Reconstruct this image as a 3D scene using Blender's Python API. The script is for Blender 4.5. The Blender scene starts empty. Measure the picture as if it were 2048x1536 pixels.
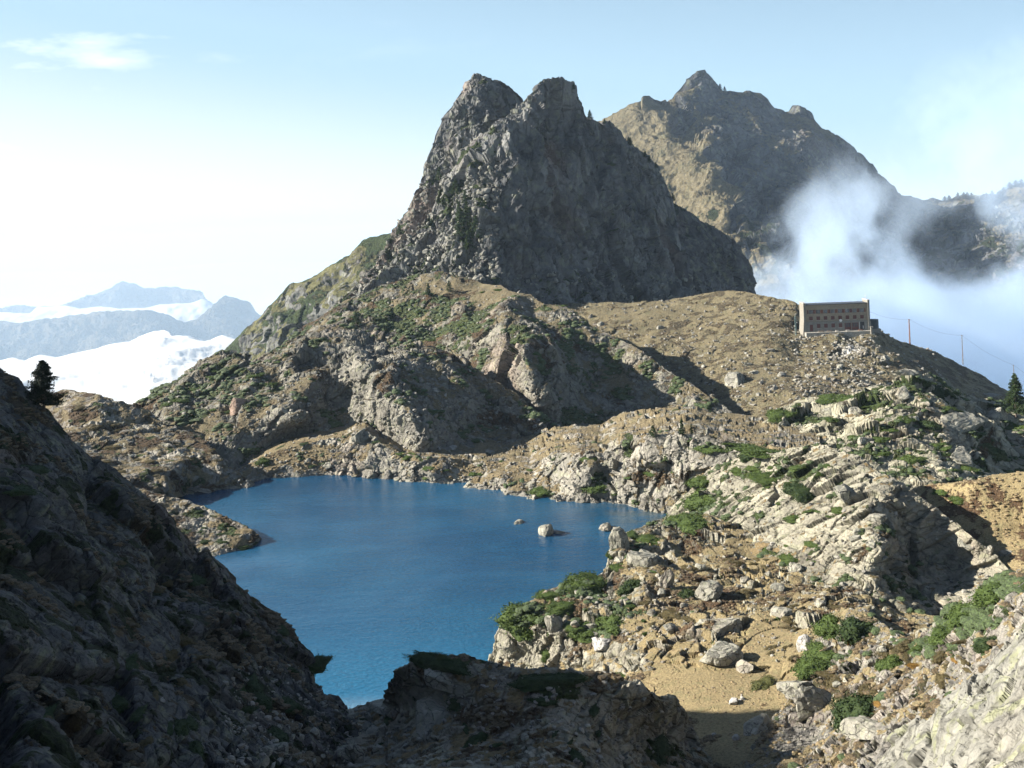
import bpy, bmesh, math, random, time
import numpy as np
from mathutils import Vector, Matrix, Euler
T0 = time.time()
C = bpy.context.scene.collection
R = math.radians
random.seed(7); rng = np.random.default_rng(11)

# ------------------------------------------------------------------ camera, sky, sun, exposure
H = 90.0          # camera height above the lake
F = 2000.0        # focal length in photo pixels (photo 2048 wide)
VH = 450.0        # photo row of the true horizon
U0 = 1024.0
cam = bpy.data.cameras.new('camera'); cam.sensor_width = 36.0; cam.lens = F/2048*36
cam.shift_y = -(768-VH)/2048; cam.clip_start = 0.5; cam.clip_end = 200000
co = bpy.data.objects.new('camera', cam); C.objects.link(co)
ROLL = R(2.4)     # the photograph is tilted a little: verticals lean left
co.location = (0, 0, H)
co.rotation_euler = (Matrix.Rotation(R(90), 3, 'X') @ Matrix.Rotation(-ROLL, 3, 'Z')).to_euler()
RC, RS = math.cos(ROLL), math.sin(ROLL)
def level(u, v):
    """photo position -> sideways and downward slope of the level view ray"""
    du = u-U0; dv = v-VH
    return (RC*du-RS*dv)/F, (RS*du+RC*dv)/F
def project(P):
    x = P[:,0]/np.maximum(P[:,1], 1); z = (H-P[:,2])/np.maximum(P[:,1], 1)
    return U0+F*(RC*x+RS*z), VH+F*(-RS*x+RC*z)
sc = bpy.context.scene; sc.camera = co

SUN_AZ = R(-86)    # measured from +Y towards +X
SUN_EL = R(25.5)
world = bpy.data.worlds.new('World'); sc.world = world; world.use_nodes = True
wt = world.node_tree; wt.nodes.clear()
def N_(t, typ, **kw):
    n = t.nodes.new(typ)
    for k, v in kw.items():
        setattr(n, k, v)
    return n
wo = N_(wt, 'ShaderNodeOutputWorld'); wb = N_(wt, 'ShaderNodeBackground'); wb.inputs[1].default_value = 0.043
sky = N_(wt, 'ShaderNodeTexSky'); sky.sky_type = 'NISHITA'; sky.sun_disc = False
sky.sun_elevation = SUN_EL; sky.sun_rotation = SUN_AZ; sky.altitude = 2000; sky.air_density = 1.0; sky.dust_density = 1.2
# thin high cloud mixed into the sky by direction
wg = N_(wt, 'ShaderNodeTexCoord')
wm = N_(wt, 'ShaderNodeMapping'); wm.inputs['Scale'].default_value = (7, 7, 26)
wt.links.new(wg.outputs['Generated'], wm.inputs[0])
wn = N_(wt, 'ShaderNodeTexNoise'); wn.inputs['Scale'].default_value = 1.0; wn.inputs['Detail'].default_value = 8; wn.inputs['Roughness'].default_value = .58
wt.links.new(wm.outputs[0], wn.inputs['Vector'])
wr = N_(wt, 'ShaderNodeMapRange'); wr.inputs[1].default_value = .585; wr.inputs[2].default_value = .79
wt.links.new(wn.outputs[0], wr.inputs[0])
wx = N_(wt, 'ShaderNodeMix', data_type='RGBA'); wx.inputs[7].default_value = (12.5, 12.8, 13, 1)
wmul = N_(wt, 'ShaderNodeMath', operation='MULTIPLY')
wsep = N_(wt, 'ShaderNodeSeparateXYZ'); wt.links.new(wg.outputs['Generated'], wsep.inputs[0])
wleft = N_(wt, 'ShaderNodeMapRange'); wleft.inputs[1].default_value = -.22; wleft.inputs[2].default_value = -.42; wleft.inputs[3].default_value = .06; wleft.inputs[4].default_value = .75
wt.links.new(wsep.outputs[0], wleft.inputs[0]); wt.links.new(wleft.outputs[0], wmul.inputs[1])
wt.links.new(wr.outputs[0], wmul.inputs[0]); wt.links.new(wmul.outputs[0], wx.inputs[0])
# brightening added to the low sky, whiter and stronger towards the sun
wtilt = N_(wt, 'ShaderNodeMath', operation='MULTIPLY_ADD'); wtilt.inputs[1].default_value = .16; wt.links.new(wsep.outputs[0], wtilt.inputs[0]); wt.links.new(wsep.outputs[2], wtilt.inputs[2])
wv1 = N_(wt, 'ShaderNodeMapRange'); wv1.inputs[1].default_value = .44; wv1.inputs[2].default_value = .16; wv1.inputs[4].default_value = .85; wt.links.new(wtilt.outputs[0], wv1.inputs[0])
wm1 = N_(wt, 'ShaderNodeMix', data_type='RGBA'); wm1.inputs[7].default_value = (4.9, 7.1, 8.7, 1); wt.links.new(sky.outputs[0], wm1.inputs[6]); wt.links.new(wv1.outputs[0], wm1.inputs[0])
wv2 = N_(wt, 'ShaderNodeMapRange'); wv2.interpolation_type = 'SMOOTHSTEP'; wv2.inputs[1].default_value = .15; wv2.inputs[2].default_value = -.02; wv2.inputs[4].default_value = .85; wt.links.new(wtilt.outputs[0], wv2.inputs[0])
wm2 = N_(wt, 'ShaderNodeMix', data_type='RGBA'); wm2.inputs[7].default_value = (9.2, 9.7, 9.9, 1); wt.links.new(wm1.outputs[2], wm2.inputs[6]); wt.links.new(wv2.outputs[0], wm2.inputs[0])
wt.links.new(wm2.outputs[2], wx.inputs[6]); wt.links.new(wx.outputs[2], wb.inputs[0]); wt.links.new(wb.outputs[0], wo.inputs[0])

sl = bpy.data.lights.new('sun', 'SUN'); sl.energy = 5.0; sl.angle = R(.53); sl.color = (1, .93, .82)
so = bpy.data.objects.new('sun', sl); C.objects.link(so)
sd = np.array([math.sin(SUN_AZ)*math.cos(SUN_EL), math.cos(SUN_AZ)*math.cos(SUN_EL), math.sin(SUN_EL)])
so.rotation_euler = Vector(sd).to_track_quat('Z', 'Y').to_euler(); so.location = (-200, 0, 300)
sc.view_settings.view_transform = 'Standard'; sc.view_settings.look = 'None'; sc.view_settings.gamma = 1
sc.view_settings.exposure = 1.5
try:
    sc.cycles.use_denoising = True; sc.cycles.denoiser = 'OPENIMAGEDENOISE'
except Exception: pass
sc.cycles.max_bounces = 8; sc.cycles.diffuse_bounces = 1; sc.cycles.glossy_bounces = 2; sc.cycles.transmission_bounces = 2
sc.cycles.volume_bounces = 6; sc.cycles.transparent_max_bounces = 8
sc.cycles.volume_step_rate = 1.0; sc.cycles.volume_max_steps = 64
sc.cycles.use_adaptive_sampling = True; sc.cycles.adaptive_threshold = 0.02

# ------------------------------------------------------------------ numpy noise
f32 = np.float32
def _h(ix, iy, iz, s):
    u = np.uint32
    h = ix.astype(u)*u(374761393) + iy.astype(u)*u(668265263) + iz.astype(u)*u(1274126177) + u((s*974634777) & 0xffffffff)
    h ^= h >> np.uint32(15); h *= np.uint32(2246822519); h ^= h >> np.uint32(13); h *= np.uint32(3266489917); h ^= h >> np.uint32(16)
    return h
_G = np.array([[1,1,0],[-1,1,0],[1,-1,0],[-1,-1,0],[1,0,1],[-1,0,1],[1,0,-1],[-1,0,-1],[0,1,1],[0,-1,1],[0,1,-1],[0,-1,-1],[1,1,0],[-1,1,0],[0,-1,1],[0,-1,-1]], f32)
def perlin(P, seed=0):
    P = P.astype(f32, copy=False); i = np.floor(P); f = P-i; i = i.astype(np.int32)
    w = f*f*f*(f*(f*6-15)+10)
    out = np.zeros(len(P), f32)
    for a in (0, 1):
        wx_ = w[:,0] if a else 1-w[:,0]
        for b in (0, 1):
            wy_ = w[:,1] if b else 1-w[:,1]
            for c in (0, 1):
                wz_ = w[:,2] if c else 1-w[:,2]
                g = _G[_h(i[:,0]+a, i[:,1]+b, i[:,2]+c, seed) & np.uint32(15)]
                out += wx_*wy_*wz_*(g[:,0]*(f[:,0]-a)+g[:,1]*(f[:,1]-b)+g[:,2]*(f[:,2]-c))
    return out
def fbm(P, octv=4, seed=0, gain=.5, ridged=False):
    s = np.zeros(len(P), f32); a = 1.0; q = P.astype(f32)
    for k in range(octv):
        n = perlin(q, seed+k*17)
        s += a*((1-2*np.abs(n)) - .6 if ridged else n)
        a *= gain; q = q*2.03+11.7
    return s
def facet(P, seed=0, tilt=1.0, step=.5, crack=.25):
    """blocky rock: nearest jittered cell gives a tilted plane, borders give cracks"""
    P = P.astype(f32, copy=False); b = np.floor(P-f32(.5)).astype(np.int32)
    n = len(P); d1 = np.full(n, 9, f32); d2 = np.full(n, 9, f32); val = np.zeros(n, f32)
    for a in (0, 1):
        for bb in (0, 1):
            for c in (0, 1):
                ix = b[:,0]+a; iy = b[:,1]+bb; iz = b[:,2]+c
                h = _h(ix, iy, iz, seed)
                jx = (h & np.uint32(1023)).astype(f32)/1023; jy = ((h >> np.uint32(10)) & np.uint32(1023)).astype(f32)/1023; jz = ((h >> np.uint32(20)) & np.uint32(1023)).astype(f32)/1023
                dx = P[:,0]-(ix+.5+(jx-.5)*.8); dy = P[:,1]-(iy+.5+(jy-.5)*.8); dz = P[:,2]-(iz+.5+(jz-.5)*.8)
                d = dx*dx+dy*dy+dz*dz
                h2 = _h(ix, iy, iz, seed+91)
                gx = (h2 & np.uint32(1023)).astype(f32)/511.5-1; gy = ((h2 >> np.uint32(10)) & np.uint32(1023)).astype(f32)/511.5-1; gz = ((h2 >> np.uint32(20)) & np.uint32(1023)).astype(f32)/511.5-1
                v = tilt*(gx*dx+gy*dy+gz*dz) + step*(jx+jy-1)
                near = d < d1
                d2 = np.where(near, d1, np.minimum(d2, d)); val = np.where(near, v, val); d1 = np.where(near, d, d1)
    e = np.sqrt(d2)-np.sqrt(d1)
    return (val - crack*np.exp(-e*14)).astype(f32)
def sstep(a, b, x):
    t = np.clip((x-a)/(b-a), 0, 1); return t*t*(3-2*t)

# ------------------------------------------------------------------ materials
def mat_new(name):
    m = bpy.data.materials.new(name); m.use_nodes = True; m.node_tree.nodes.clear(); return m, m.node_tree
class NB:
    def __init__(s, t): s.t = t
    def n(s, typ, **kw): return N_(s.t, typ, **kw)
    def l(s, a, b): s.t.links.new(a, b)
    def val(s, x, sock):
        if isinstance(x, (int, float)): sock.default_value = x
        elif isinstance(x, (tuple, list)): sock.default_value = tuple(x) + ((1,) if len(sock.default_value) == 4 and len(x) == 3 else ())
        else: s.l(x, sock)
    def math(s, op, a, b=0.0, clamp=False):
        n = s.n('ShaderNodeMath', operation=op, use_clamp=clamp); s.val(a, n.inputs[0]); s.val(b, n.inputs[1]); return n.outputs[0]
    def vmath(s, op, a, b=(0, 0, 0)):
        n = s.n('ShaderNodeVectorMath', operation=op); s.val(a, n.inputs[0]); s.val(b, n.inputs[1]); return n
    def rng(s, x, a, b, c=0.0, d=1.0, smooth=True):
        n = s.n('ShaderNodeMapRange'); n.interpolation_type = 'SMOOTHSTEP' if smooth else 'LINEAR'
        s.val(x, n.inputs[0]); n.inputs[1].default_value = a; n.inputs[2].default_value = b; n.inputs[3].default_value = c; n.inputs[4].default_value = d
        return n.outputs[0]
    def mix(s, f, a, b, mode='MIX'):
        n = s.n('ShaderNodeMix', data_type='RGBA', blend_type=mode); s.val(f, n.inputs[0]); s.val(a, n.inputs[6]); s.val(b, n.inputs[7]); return n.outputs[2]
    def fmix(s, f, a, b):
        n = s.n('ShaderNodeMix', data_type='FLOAT'); s.val(f, n.inputs[0]); s.val(a, n.inputs[2]); s.val(b, n.inputs[3]); return n.outputs[0]
    def noise(s, vec, scale, detail=4, rough=.55, dist=0):
        n = s.n('ShaderNodeTexNoise'); s.l(vec, n.inputs['Vector']); n.inputs['Scale'].default_value = scale; n.inputs['Detail'].default_value = detail
        n.inputs['Roughness'].default_value = rough; n.inputs['Distortion'].default_value = dist; return n.outputs[0]
    def mapping(s, vec, scale=(1, 1, 1), rot=(0, 0, 0)):
        n = s.n('ShaderNodeMapping'); s.l(vec, n.inputs[0]); n.inputs['Scale'].default_value = scale; n.inputs['Rotation'].default_value = rot; return n.outputs[0]
    def voro(s, vec, feature='F1'):
        n = s.n('ShaderNodeTexVoronoi', feature=feature); s.l(vec, n.inputs['Vector']); n.inputs['Scale'].default_value = 1; return n
    def out(s, sh):
        o = s.n('ShaderNodeOutputMaterial'); s.l(sh, o.inputs[0])

def facet_bump(b, vec, scale):
    """height and cell-colour of tilted planar cells"""
    q = b.vmath('SCALE', vec); q.inputs['Scale'].default_value = scale
    v = b.voro(q.outputs[0])
    off = b.vmath('SUBTRACT', q.outputs[0], v.outputs['Position']); g = b.vmath('SUBTRACT', v.outputs['Color'], (.5, .5, .5))
    d = b.vmath('DOT_PRODUCT', off.outputs[0], g.outputs[0]).outputs['Value']
    e = b.voro(q.outputs[0], 'DISTANCE_TO_EDGE').outputs['Distance']
    cr = b.rng(e, 0, .07)
    h = b.math('ADD', b.math('MULTIPLY', d, 1.3), b.math('MULTIPLY', cr, .12))
    return h, v.outputs['Color'], cr

ALB = .68
def terrain_mat(name, det=1.0, rock=(.33, .31, .265), rock2=(.21, .2, .185), pink=(.36, .26, .2), lich=(.34, .36, .2), grass=(.36, .265, .135), green=(.068, .098, .028),
                heath=(.13, .085, .045), bump=1.0, stretch=(1, 1, 1), rot=(0, 0, 0), crackdark=.55, lich_amt=.35, pink_amt=.3, veg=True):
    """det = size in metres of the finest rock facets"""
    rock, rock2, pink, lich, grass, green, heath = [tuple(x*ALB for x in c) for c in (rock, rock2, pink, lich, grass, green, heath)]
    m, t = mat_new(name); b = NB(t)
    geo = b.n('ShaderNodeNewGeometry'); P = geo.outputs['Position']
    S = b.mapping(P, stretch, rot)
    # warp a little so that cells are not regular
    wn = b.n('ShaderNodeTexNoise'); b.l(S, wn.inputs['Vector']); wn.inputs['Scale'].default_value = .6/det; wn.inputs['Detail'].default_value = 2
    wv = b.vmath('SUBTRACT', wn.outputs['Color'], (.5, .5, .5)); ws = b.vmath('SCALE', wv.outputs[0]); ws.inputs['Scale'].default_value = det*1.1
    S2 = b.vmath('ADD', S, ws.outputs[0]).outputs[0]
    h1, c1, e1 = facet_bump(b, S2, .42/det)
    h2, c2, e2 = facet_bump(b, S2, 1.35/det)
    nf = b.noise(S, 3.2/det, 5, .65)
    nl = b.noise(P, .22/det, 4, .6)
    nm = b.noise(P, .9/det, 4, .6)
    n2 = b.noise(P, .05/det, 3, .5)
    # rock colour
    col = b.mix(b.rng(nl, .35, .68), rock, rock2)
    col = b.mix(b.math('MULTIPLY', b.rng(n2, .52, .68), pink_amt), col, pink)
    col = b.mix(b.math('MULTIPLY', b.rng(nm, .5, .66), lich_amt), col, lich)
    sp = b.n('ShaderNodeSeparateColor'); b.l(c1, sp.inputs[0])
    sp2 = b.n('ShaderNodeSeparateColor'); b.l(c2, sp2.inputs[0])
    var = b.math('ADD', b.math('MULTIPLY', sp.outputs[0], .32), b.math('MULTIPLY', sp2.outputs[1], .22))
    var = b.math('ADD', var, b.math('MULTIPLY', nf, .5))
    var = b.math('ADD', var, .48)
    vc = b.n('ShaderNodeCombineColor'); [b.l(var, vc.inputs[i]) for i in range(3)]
    col = b.mix(1.0, col, vc.outputs[0], 'MULTIPLY')
    crk = b.math('MULTIPLY', e1, b.fmix(.5, 1.0, e2))
    crk = b.math('MAXIMUM', crk, b.rng(b.noise(P, .5/det, 3, .5), .42, .6))
    crk = b.fmix(crackdark, 1.0, crk)
    cc = b.n('ShaderNodeCombineColor'); [b.l(crk, cc.inputs[i]) for i in range(3)]
    col = b.mix(1.0, col, cc.outputs[0], 'MULTIPLY')
    hr = b.math('ADD', b.math('MULTIPLY', h1, 1.0), b.math('MULTIPLY', h2, .2)); hr = b.math('ADD', hr, b.math('MULTIPLY', nf, .13))
    if not veg:
        bp = b.n('ShaderNodeBump'); bp.inputs['Distance'].default_value = det*.8*bump; b.l(hr, bp.inputs['Height'])
        bs = b.n('ShaderNodeBsdfPrincipled'); b.l(col, bs.inputs['Base Color']); bs.inputs['Roughness'].default_value = .88
        bs.inputs['Specular IOR Level'].default_value = .25; b.l(bp.outputs[0], bs.inputs['Normal']); b.out(bs.outputs[0]); return m
    # masks
    at = b.n('ShaderNodeAttribute', attribute_name='mask'); ms = b.n('ShaderNodeSeparateColor'); b.l(at.outputs['Color'], ms.inputs[0])
    brk = b.math('MULTIPLY', b.math('SUBTRACT', b.noise(P, 1.1/det, 6, .7), .5), 1.5)
    brk2 = b.math('MULTIPLY', b.math('SUBTRACT', b.noise(P, .7/det, 6, .72), .5), 1.5)
    gm = b.rng(b.math('ADD', ms.outputs[0], brk), .42, .58)
    gr = b.rng(b.math('ADD', ms.outputs[1], brk2), .45, .56)
    hm = b.rng(b.math('SUBTRACT', ms.outputs[2], brk2), .42, .6)
    pm = b.rng(b.math('ADD', at.outputs['Alpha'], brk2), .45, .6)
    gn = b.noise(P, 2.3/det, 6, .7); gn2 = b.noise(P, .35/det, 3, .6)
    gcol = b.mix(b.rng(gn, .3, .7), tuple(x*.62 for x in grass), tuple(min(1, x*1.25) for x in grass))
    gcol = b.mix(b.math('MULTIPLY', b.rng(gn2, .5, .7), .5), gcol, (grass[0]*.62, grass[1]*.75, grass[2]*.7))
    hcol = b.mix(b.rng(gn, .35, .65), tuple(x*.6 for x in heath), tuple(x*1.5 for x in heath))
    ecol = b.mix(b.rng(gn, .35, .65), tuple(x*.45 for x in green), tuple(x*1.5 for x in green))
    ecol = b.mix(b.math('MULTIPLY', b.rng(gn2, .5, .65), .5), ecol, (green[0]*1.5, green[1]*1.25, green[2]*1.1))
    pcol = b.mix(1.0, (.5, .48, .44), vc.outputs[0], 'MULTIPLY')
    col = b.mix(pm, col, pcol); col = b.mix(gm, col, gcol); col = b.mix(hm, col, hcol); col = b.mix(gr, col, ecol)
    # relief
    hr = b.math('ADD', b.math('MULTIPLY', h1, 1.0), b.math('MULTIPLY', h2, .2)); hr = b.math('ADD', hr, b.math('MULTIPLY', nf, .13))
    hg = b.math('MULTIPLY', gn, .55); he = b.math('ADD', b.math('MULTIPLY', gn, 1.1), b.math('MULTIPLY', b.noise(P, .8/det, 3, .5), .8))
    hh = b.fmix(gm, hr, hg); hh = b.fmix(hm, hh, he); hh = b.fmix(gr, hh, he)
    bp = b.n('ShaderNodeBump'); bp.inputs['Strength'].default_value = 1.0; bp.inputs['Distance'].default_value = det*.8*bump; b.l(hh, bp.inputs['Height'])
    bs = b.n('ShaderNodeBsdfPrincipled'); b.l(col, bs.inputs['Base Color']); bs.inputs['Roughness'].default_value = .88
    bs.inputs['Specular IOR Level'].default_value = .25; b.l(bp.outputs[0], bs.inputs['Normal']); b.out(bs.outputs[0])
    return m

def rock_mat(name, det, **k):
    """same stone, no vegetation (boulders)"""
    return terrain_mat(name, det, veg=False, **k)

def simple_mat(name, col, rough=.8, nscale=3, var=.25, bump=.0, metal=0.0):
    m, t = mat_new(name); b = NB(t); P = b.n('ShaderNodeNewGeometry').outputs['Position']
    n = b.noise(P, nscale, 5, .6)
    c = b.mix(b.rng(n, .3, .7), tuple(x*(1-var) for x in col), tuple(min(1, x*(1+var)) for x in col))
    bs = b.n('ShaderNodeBsdfPrincipled'); b.l(c, bs.inputs['Base Color']); bs.inputs['Roughness'].default_value = rough; bs.inputs['Metallic'].default_value = metal
    if bump:
        bp = b.n('ShaderNodeBump'); bp.inputs['Distance'].default_value = bump; b.l(n, bp.inputs['Height']); b.l(bp.outputs[0], bs.inputs['Normal'])
    b.out(bs.outputs[0]); return m

def leaf_mat(name, c1, c2, scale=.6):
    m, t = mat_new(name); b = NB(t); P = b.n('ShaderNodeNewGeometry').outputs['Position']
    n = b.noise(P, scale, 4, .7); n2 = b.noise(P, scale*9, 3, .7)
    f = b.math('ADD', b.math('MULTIPLY', b.rng(n, .35, .65), .5), b.math('MULTIPLY', b.rng(n2, .3, .7), .5))
    c = b.mix(f, c1, c2)
    bs = b.n('ShaderNodeBsdfPrincipled'); b.l(c, bs.inputs['Base Color']); bs.inputs['Roughness'].default_value = .75; bs.inputs['Specular IOR Level'].default_value = .2
    tr = b.n('ShaderNodeBsdfTranslucent'); b.l(c, tr.inputs[0]); mx = b.n('ShaderNodeMixShader'); mx.inputs[0].default_value = .2
    b.l(bs.outputs[0], mx.inputs[1]); b.l(tr.outputs[0], mx.inputs[2]); b.out(mx.outputs[0]); return m

# ------------------------------------------------------------------ object helpers
def tag(o, label=None, cat=None, group=None, kind=None):
    if label: o['label'] = label
    if cat: o['category'] = cat
    if group: o['group'] = group
    if kind: o['kind'] = kind
    return o
def mesh_np(name, verts, faces, mat=None, smooth=False):
    """verts (n,3) faces (m,3|4) arrays"""
    me = bpy.data.meshes.new(name); faces = np.asarray(faces, np.int32); k = faces.shape[1]
    me.vertices.add(len(verts)); me.vertices.foreach_set('co', np.ascontiguousarray(verts, f32).ravel())
    me.loops.add(faces.size); me.loops.foreach_set('vertex_index', faces.ravel())
    me.polygons.add(len(faces)); me.polygons.foreach_set('loop_start', np.arange(len(faces), dtype=np.int32)*k)
    me.polygons.foreach_set('loop_total', np.full(len(faces), k, np.int32))
    me.polygons.foreach_set('use_smooth', np.full(len(faces), smooth))
    if mat: me.materials.append(mat)
    me.update(); me.validate(); return me
def link(name, me, parent=None, loc=None, rot=None, scale=None):
    o = bpy.data.objects.new(name, me); C.objects.link(o); o.parent = parent
    if loc is not None: o.location = loc
    if rot is not None: o.rotation_euler = rot
    if scale is not None: o.scale = scale
    return o
def at(u, v, d): a, c = level(u, v); return np.array([d*a, d, H-d*c])
def atz(u, v, z): return at(u, v, (H-z)/level(u, v)[1])

# ------------------------------------------------------------------ terrain sheets
ALLP = []; ALLN = []; ALLM = []; ALLID = []; IDS = []
def rbf(ctrl, U, V):
    c = []
    for q in ctrl:
        u, v = q[0], q[1]
        d = (H-q[2])/level(u, v)[1] if isinstance(q[2], float) else q[2]   # a float is a height, an int a distance
        c.append((u, v, math.log(d)))
    c = np.array(c); n = len(c); S = 300.0
    A = np.zeros((n+3, n+3)); X = c[:,:2]/S
    r = np.hypot(X[:,None,0]-X[None,:,0], X[:,None,1]-X[None,:,1])
    A[:n,:n] = np.sqrt(r*r+.0004); A[:n,:n] -= np.eye(n)*.004
    A[:n,n] = 1; A[:n,n+1:] = X; A[n,:n] = 1; A[n+1:,:n] = X.T
    b = np.zeros(n+3); b[:n] = c[:,2]; w = np.linalg.solve(A, b)
    out = np.full(U.shape, w[n]) + w[n+1]*U/S + w[n+2]*V/S
    for k in range(n): out += w[k]*np.sqrt((U/S-X[k,0])**2+(V/S-X[k,1])**2+.0004)
    return np.exp(out)
def grid_normals(G):
    du = np.empty_like(G); dv = np.empty_like(G)
    du[:,1:-1] = G[:,2:]-G[:,:-2]; du[:,0] = G[:,1]-G[:,0]; du[:,-1] = G[:,-1]-G[:,-2]
    dv[1:-1] = G[2:]-G[:-2]; dv[0] = G[1]-G[0]; dv[-1] = G[-1]-G[-2]
    n = np.cross(du, dv); n /= np.linalg.norm(n, axis=2, keepdims=True)+1e-9
    n[n[:,:,1] > .8] *= 1
    return n
def smooth2(A, it):
    for _ in range(it):
        A[1:-1] = (A[:-2]+2*A[1:-1]+A[2:])/4; A[:,1:-1] = (A[:,:-2]+2*A[:,1:-1]+A[:,2:])/4
    return A
def sheet(name, crest, bottom, ctrl, mat, su=1.6, sv=1.6, back=(40, 30), disp=(), mask=None, paint=(), kind_name='hill', soft=.7, rnd=0.0, far=1.0):
    crest = np.array(crest, float); bottom = np.array(bottom, float)
    lo, hi = crest[0,0], crest[-1,0]; us = [np.arange(max(lo, -60), min(hi, 2110)+su, su)]
    if lo < -60: us.insert(0, np.arange(lo, -60-su, su*4))
    if hi > 2110: us.append(np.arange(2110+su*2, hi+su, su*4))
    us = np.concatenate(us); vc = np.interp(us, crest[:,0], crest[:,1]); vb = np.interp(us, bottom[:,0], bottom[:,1])
    nr = int(max(vb-vc)/sv)+2; t = np.linspace(0, 1, nr)[:,None]
    U = np.repeat(us[None], nr, 0); V = vb[None]+(vc-vb)[None]*t
    D = rbf(ctrl, U, V)*far
    if rnd: D = D*(1+rnd*np.clip((t-.9)/.1, 0, 1)**2)
    LA, LC = level(U, V); G = np.stack([D*LA, D, H-D*LC], 2)
    if back:
        nb = 22; s = (np.arange(1, nb+1)/nb)[:,None]**1.5; L, dr = back
        top = G[-1]; dirv = np.stack([LA[-1], np.ones_like(us)], 1); dirv /= np.linalg.norm(dirv, axis=1, keepdims=True)
        B = np.repeat(top[None], nb, 0).copy()
        B[:,:,0] += dirv[None,:,0]*L*s; B[:,:,1] += dirv[None,:,1]*L*s; B[:,:,2] -= dr*s**1.25
        G = np.concatenate([G, B], 0)
    rows, cols = G.shape[:2]
    # G rows go from the bottom (near) to the back: normals point up / towards the camera
    Nn = grid_normals(G); P = G.reshape(-1, 3).astype(f32); Nf = Nn.reshape(-1, 3).astype(f32)
    UV = np.stack(project(P), 1)
    flat = np.zeros(len(P), f32)
    for (u, v, ru, rv, ch, val) in paint:
        if ch == 0 and val > .5: flat = np.maximum(flat, np.exp(-(((UV[:,0]-u)/ru)**2+((UV[:,1]-v)/rv)**2)**1.5))
    flat = 1-.93*sstep(.25, .75, flat)
    tt = np.concatenate([np.repeat(t, cols, 1)]+([np.ones((rows-nr, cols))] if rows > nr else []), 0).ravel()
    damp = (1-.58*sstep(.9, 1, tt)).astype(f32); flat_s = flat; flat = flat*damp
    # large relief first
    for (kind, amp, scale, st, sd_) in [d for d in disp if d[1] >= soft]:
        P = P + Nf*(dispf(kind, P, scale, st, sd_)*amp*(flat if kind == 'facet' else damp))[:,None]
    Nn = grid_normals(P.reshape(rows, cols, 3)); Nf = Nn.reshape(-1, 3).astype(f32)
    nz = smooth2(Nn[:,:,2].copy(), 4).ravel()
    M = np.zeros((len(P), 4), f32)
    if mask: mask(M, P, nz, UV)
    for (u, v, ru, rv, ch, val) in paint:
        w = np.exp(-(((UV[:,0]-u)/ru)**2+((UV[:,1]-v)/rv)**2)**1.5); M[:,ch] += val*w
    M = np.clip(M, -1, 1.5)
    veg = np.clip(np.maximum(M[:,0], M[:,2])*1.3-.2, 0, 1)
    for (kind, amp, scale, st, sd_) in [d for d in disp if d[1] < soft]:
        P = P + Nf*(dispf(kind, P, scale, st, sd_)*amp*(1-.85*veg)*flat_s)[:,None]
    idx = np.arange(rows*cols, dtype=np.int32).reshape(rows, cols)
    fc = np.stack([idx[:-1,:-1], idx[:-1,1:], idx[1:,1:], idx[1:,:-1]], 2).reshape(-1, 4)
    me = mesh_np(name, P, fc, mat, False)
    ca = me.color_attributes.new('mask', 'FLOAT_COLOR', 'POINT'); ca.data.foreach_set('color', M.ravel())
    o = link(name, me); tag(o, kind='structure')
    ALLP.append(P); ALLN.append(Nf); ALLM.append(M); ALLID.append(np.full(len(P), len(IDS), np.int16)); IDS.append(kind_name)
    print('%s %d verts %.1fs' % (kind_name, len(P), time.time()-T0))
    return o
def dispf(kind, P, scale, st, seed):
    q = P
    if st is not None:
        q = P @ np.asarray(st, f32)
    q = q/scale
    if kind == 'fbm': return fbm(q, 4, seed)
    if kind == 'ridge': return fbm(q, 4, seed, ridged=True)
    if kind == 'facet': return (.35+1.3*sstep(-.25, .3, perlin(q*.23+3.1, seed+40)))*facet(q + .25*np.stack([perlin(q*.9, seed+5), perlin(q*.9+9, seed+6), perlin(q*.9+19, seed+7)], 1), seed)
    if kind == 'facet1': return facet(q, seed, 1.2, .4, .35)
def strata(dip, az, sx=1, sy=1, sz=1):
    """matrix: rotate by az about z then dip about y, then scale the axes"""
    m = Matrix.Rotation(R(az), 3, 'Z') @ Matrix.Rotation(R(dip), 3, 'Y')
    return (np.array(m) @ np.diag([sx, sy, sz])).astype(f32)
# ------------------------------------------------------------------ setting materials
M_peak = terrain_mat('peak_rock', 6.0, rock=(.23, .23, .22), rock2=(.10, .103, .108), green=(.065, .095, .03), grass=(.25, .2, .1), pink_amt=.6, lich_amt=.3, bump=1.4, stretch=(1, 1, .55), crackdark=.35)  # rock darkened and cooled to deepen the peak's shade
M_back = terrain_mat('back_mountain_rock', 13, rock=(.18, .185, .19), rock2=(.085, .088, .095), grass=(.235, .20, .12), green=(.045, .062, .024), heath=(.1, .085, .04))
M_rear = terrain_mat('rear_ridge_rock', 7, rock=(.12, .12, .12), rock2=(.07, .07, .07), green=(.03, .045, .02), grass=(.10, .09, .05), bump=1.2, pink_amt=.2)  # darker colours than the peak, standing in for the ridge's shade
M_green = terrain_mat('green_hill_ground', 9, rock=(.22, .22, .2), rock2=(.13, .13, .125), grass=(.20, .19, .08), green=(.06, .09, .03))
M_far = terrain_mat('far_rock', 150, rock=(.16, .15, .13), rock2=(.1, .1, .09), grass=(.16, .13, .08), green=(.05, .07, .03))
M_mid = terrain_mat('middle_rock', 2.4, rock=(.31, .29, .24), rock2=(.2, .19, .165), grass=(.25, .205, .12), green=(.09, .115, .038), pink_amt=.4)
M_hotel = terrain_mat('hotel_hill_ground', 2.2, rock=(.33, .31, .27), grass=(.29, .245, .145), heath=(.15, .125, .08), bump=1.1)
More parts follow.
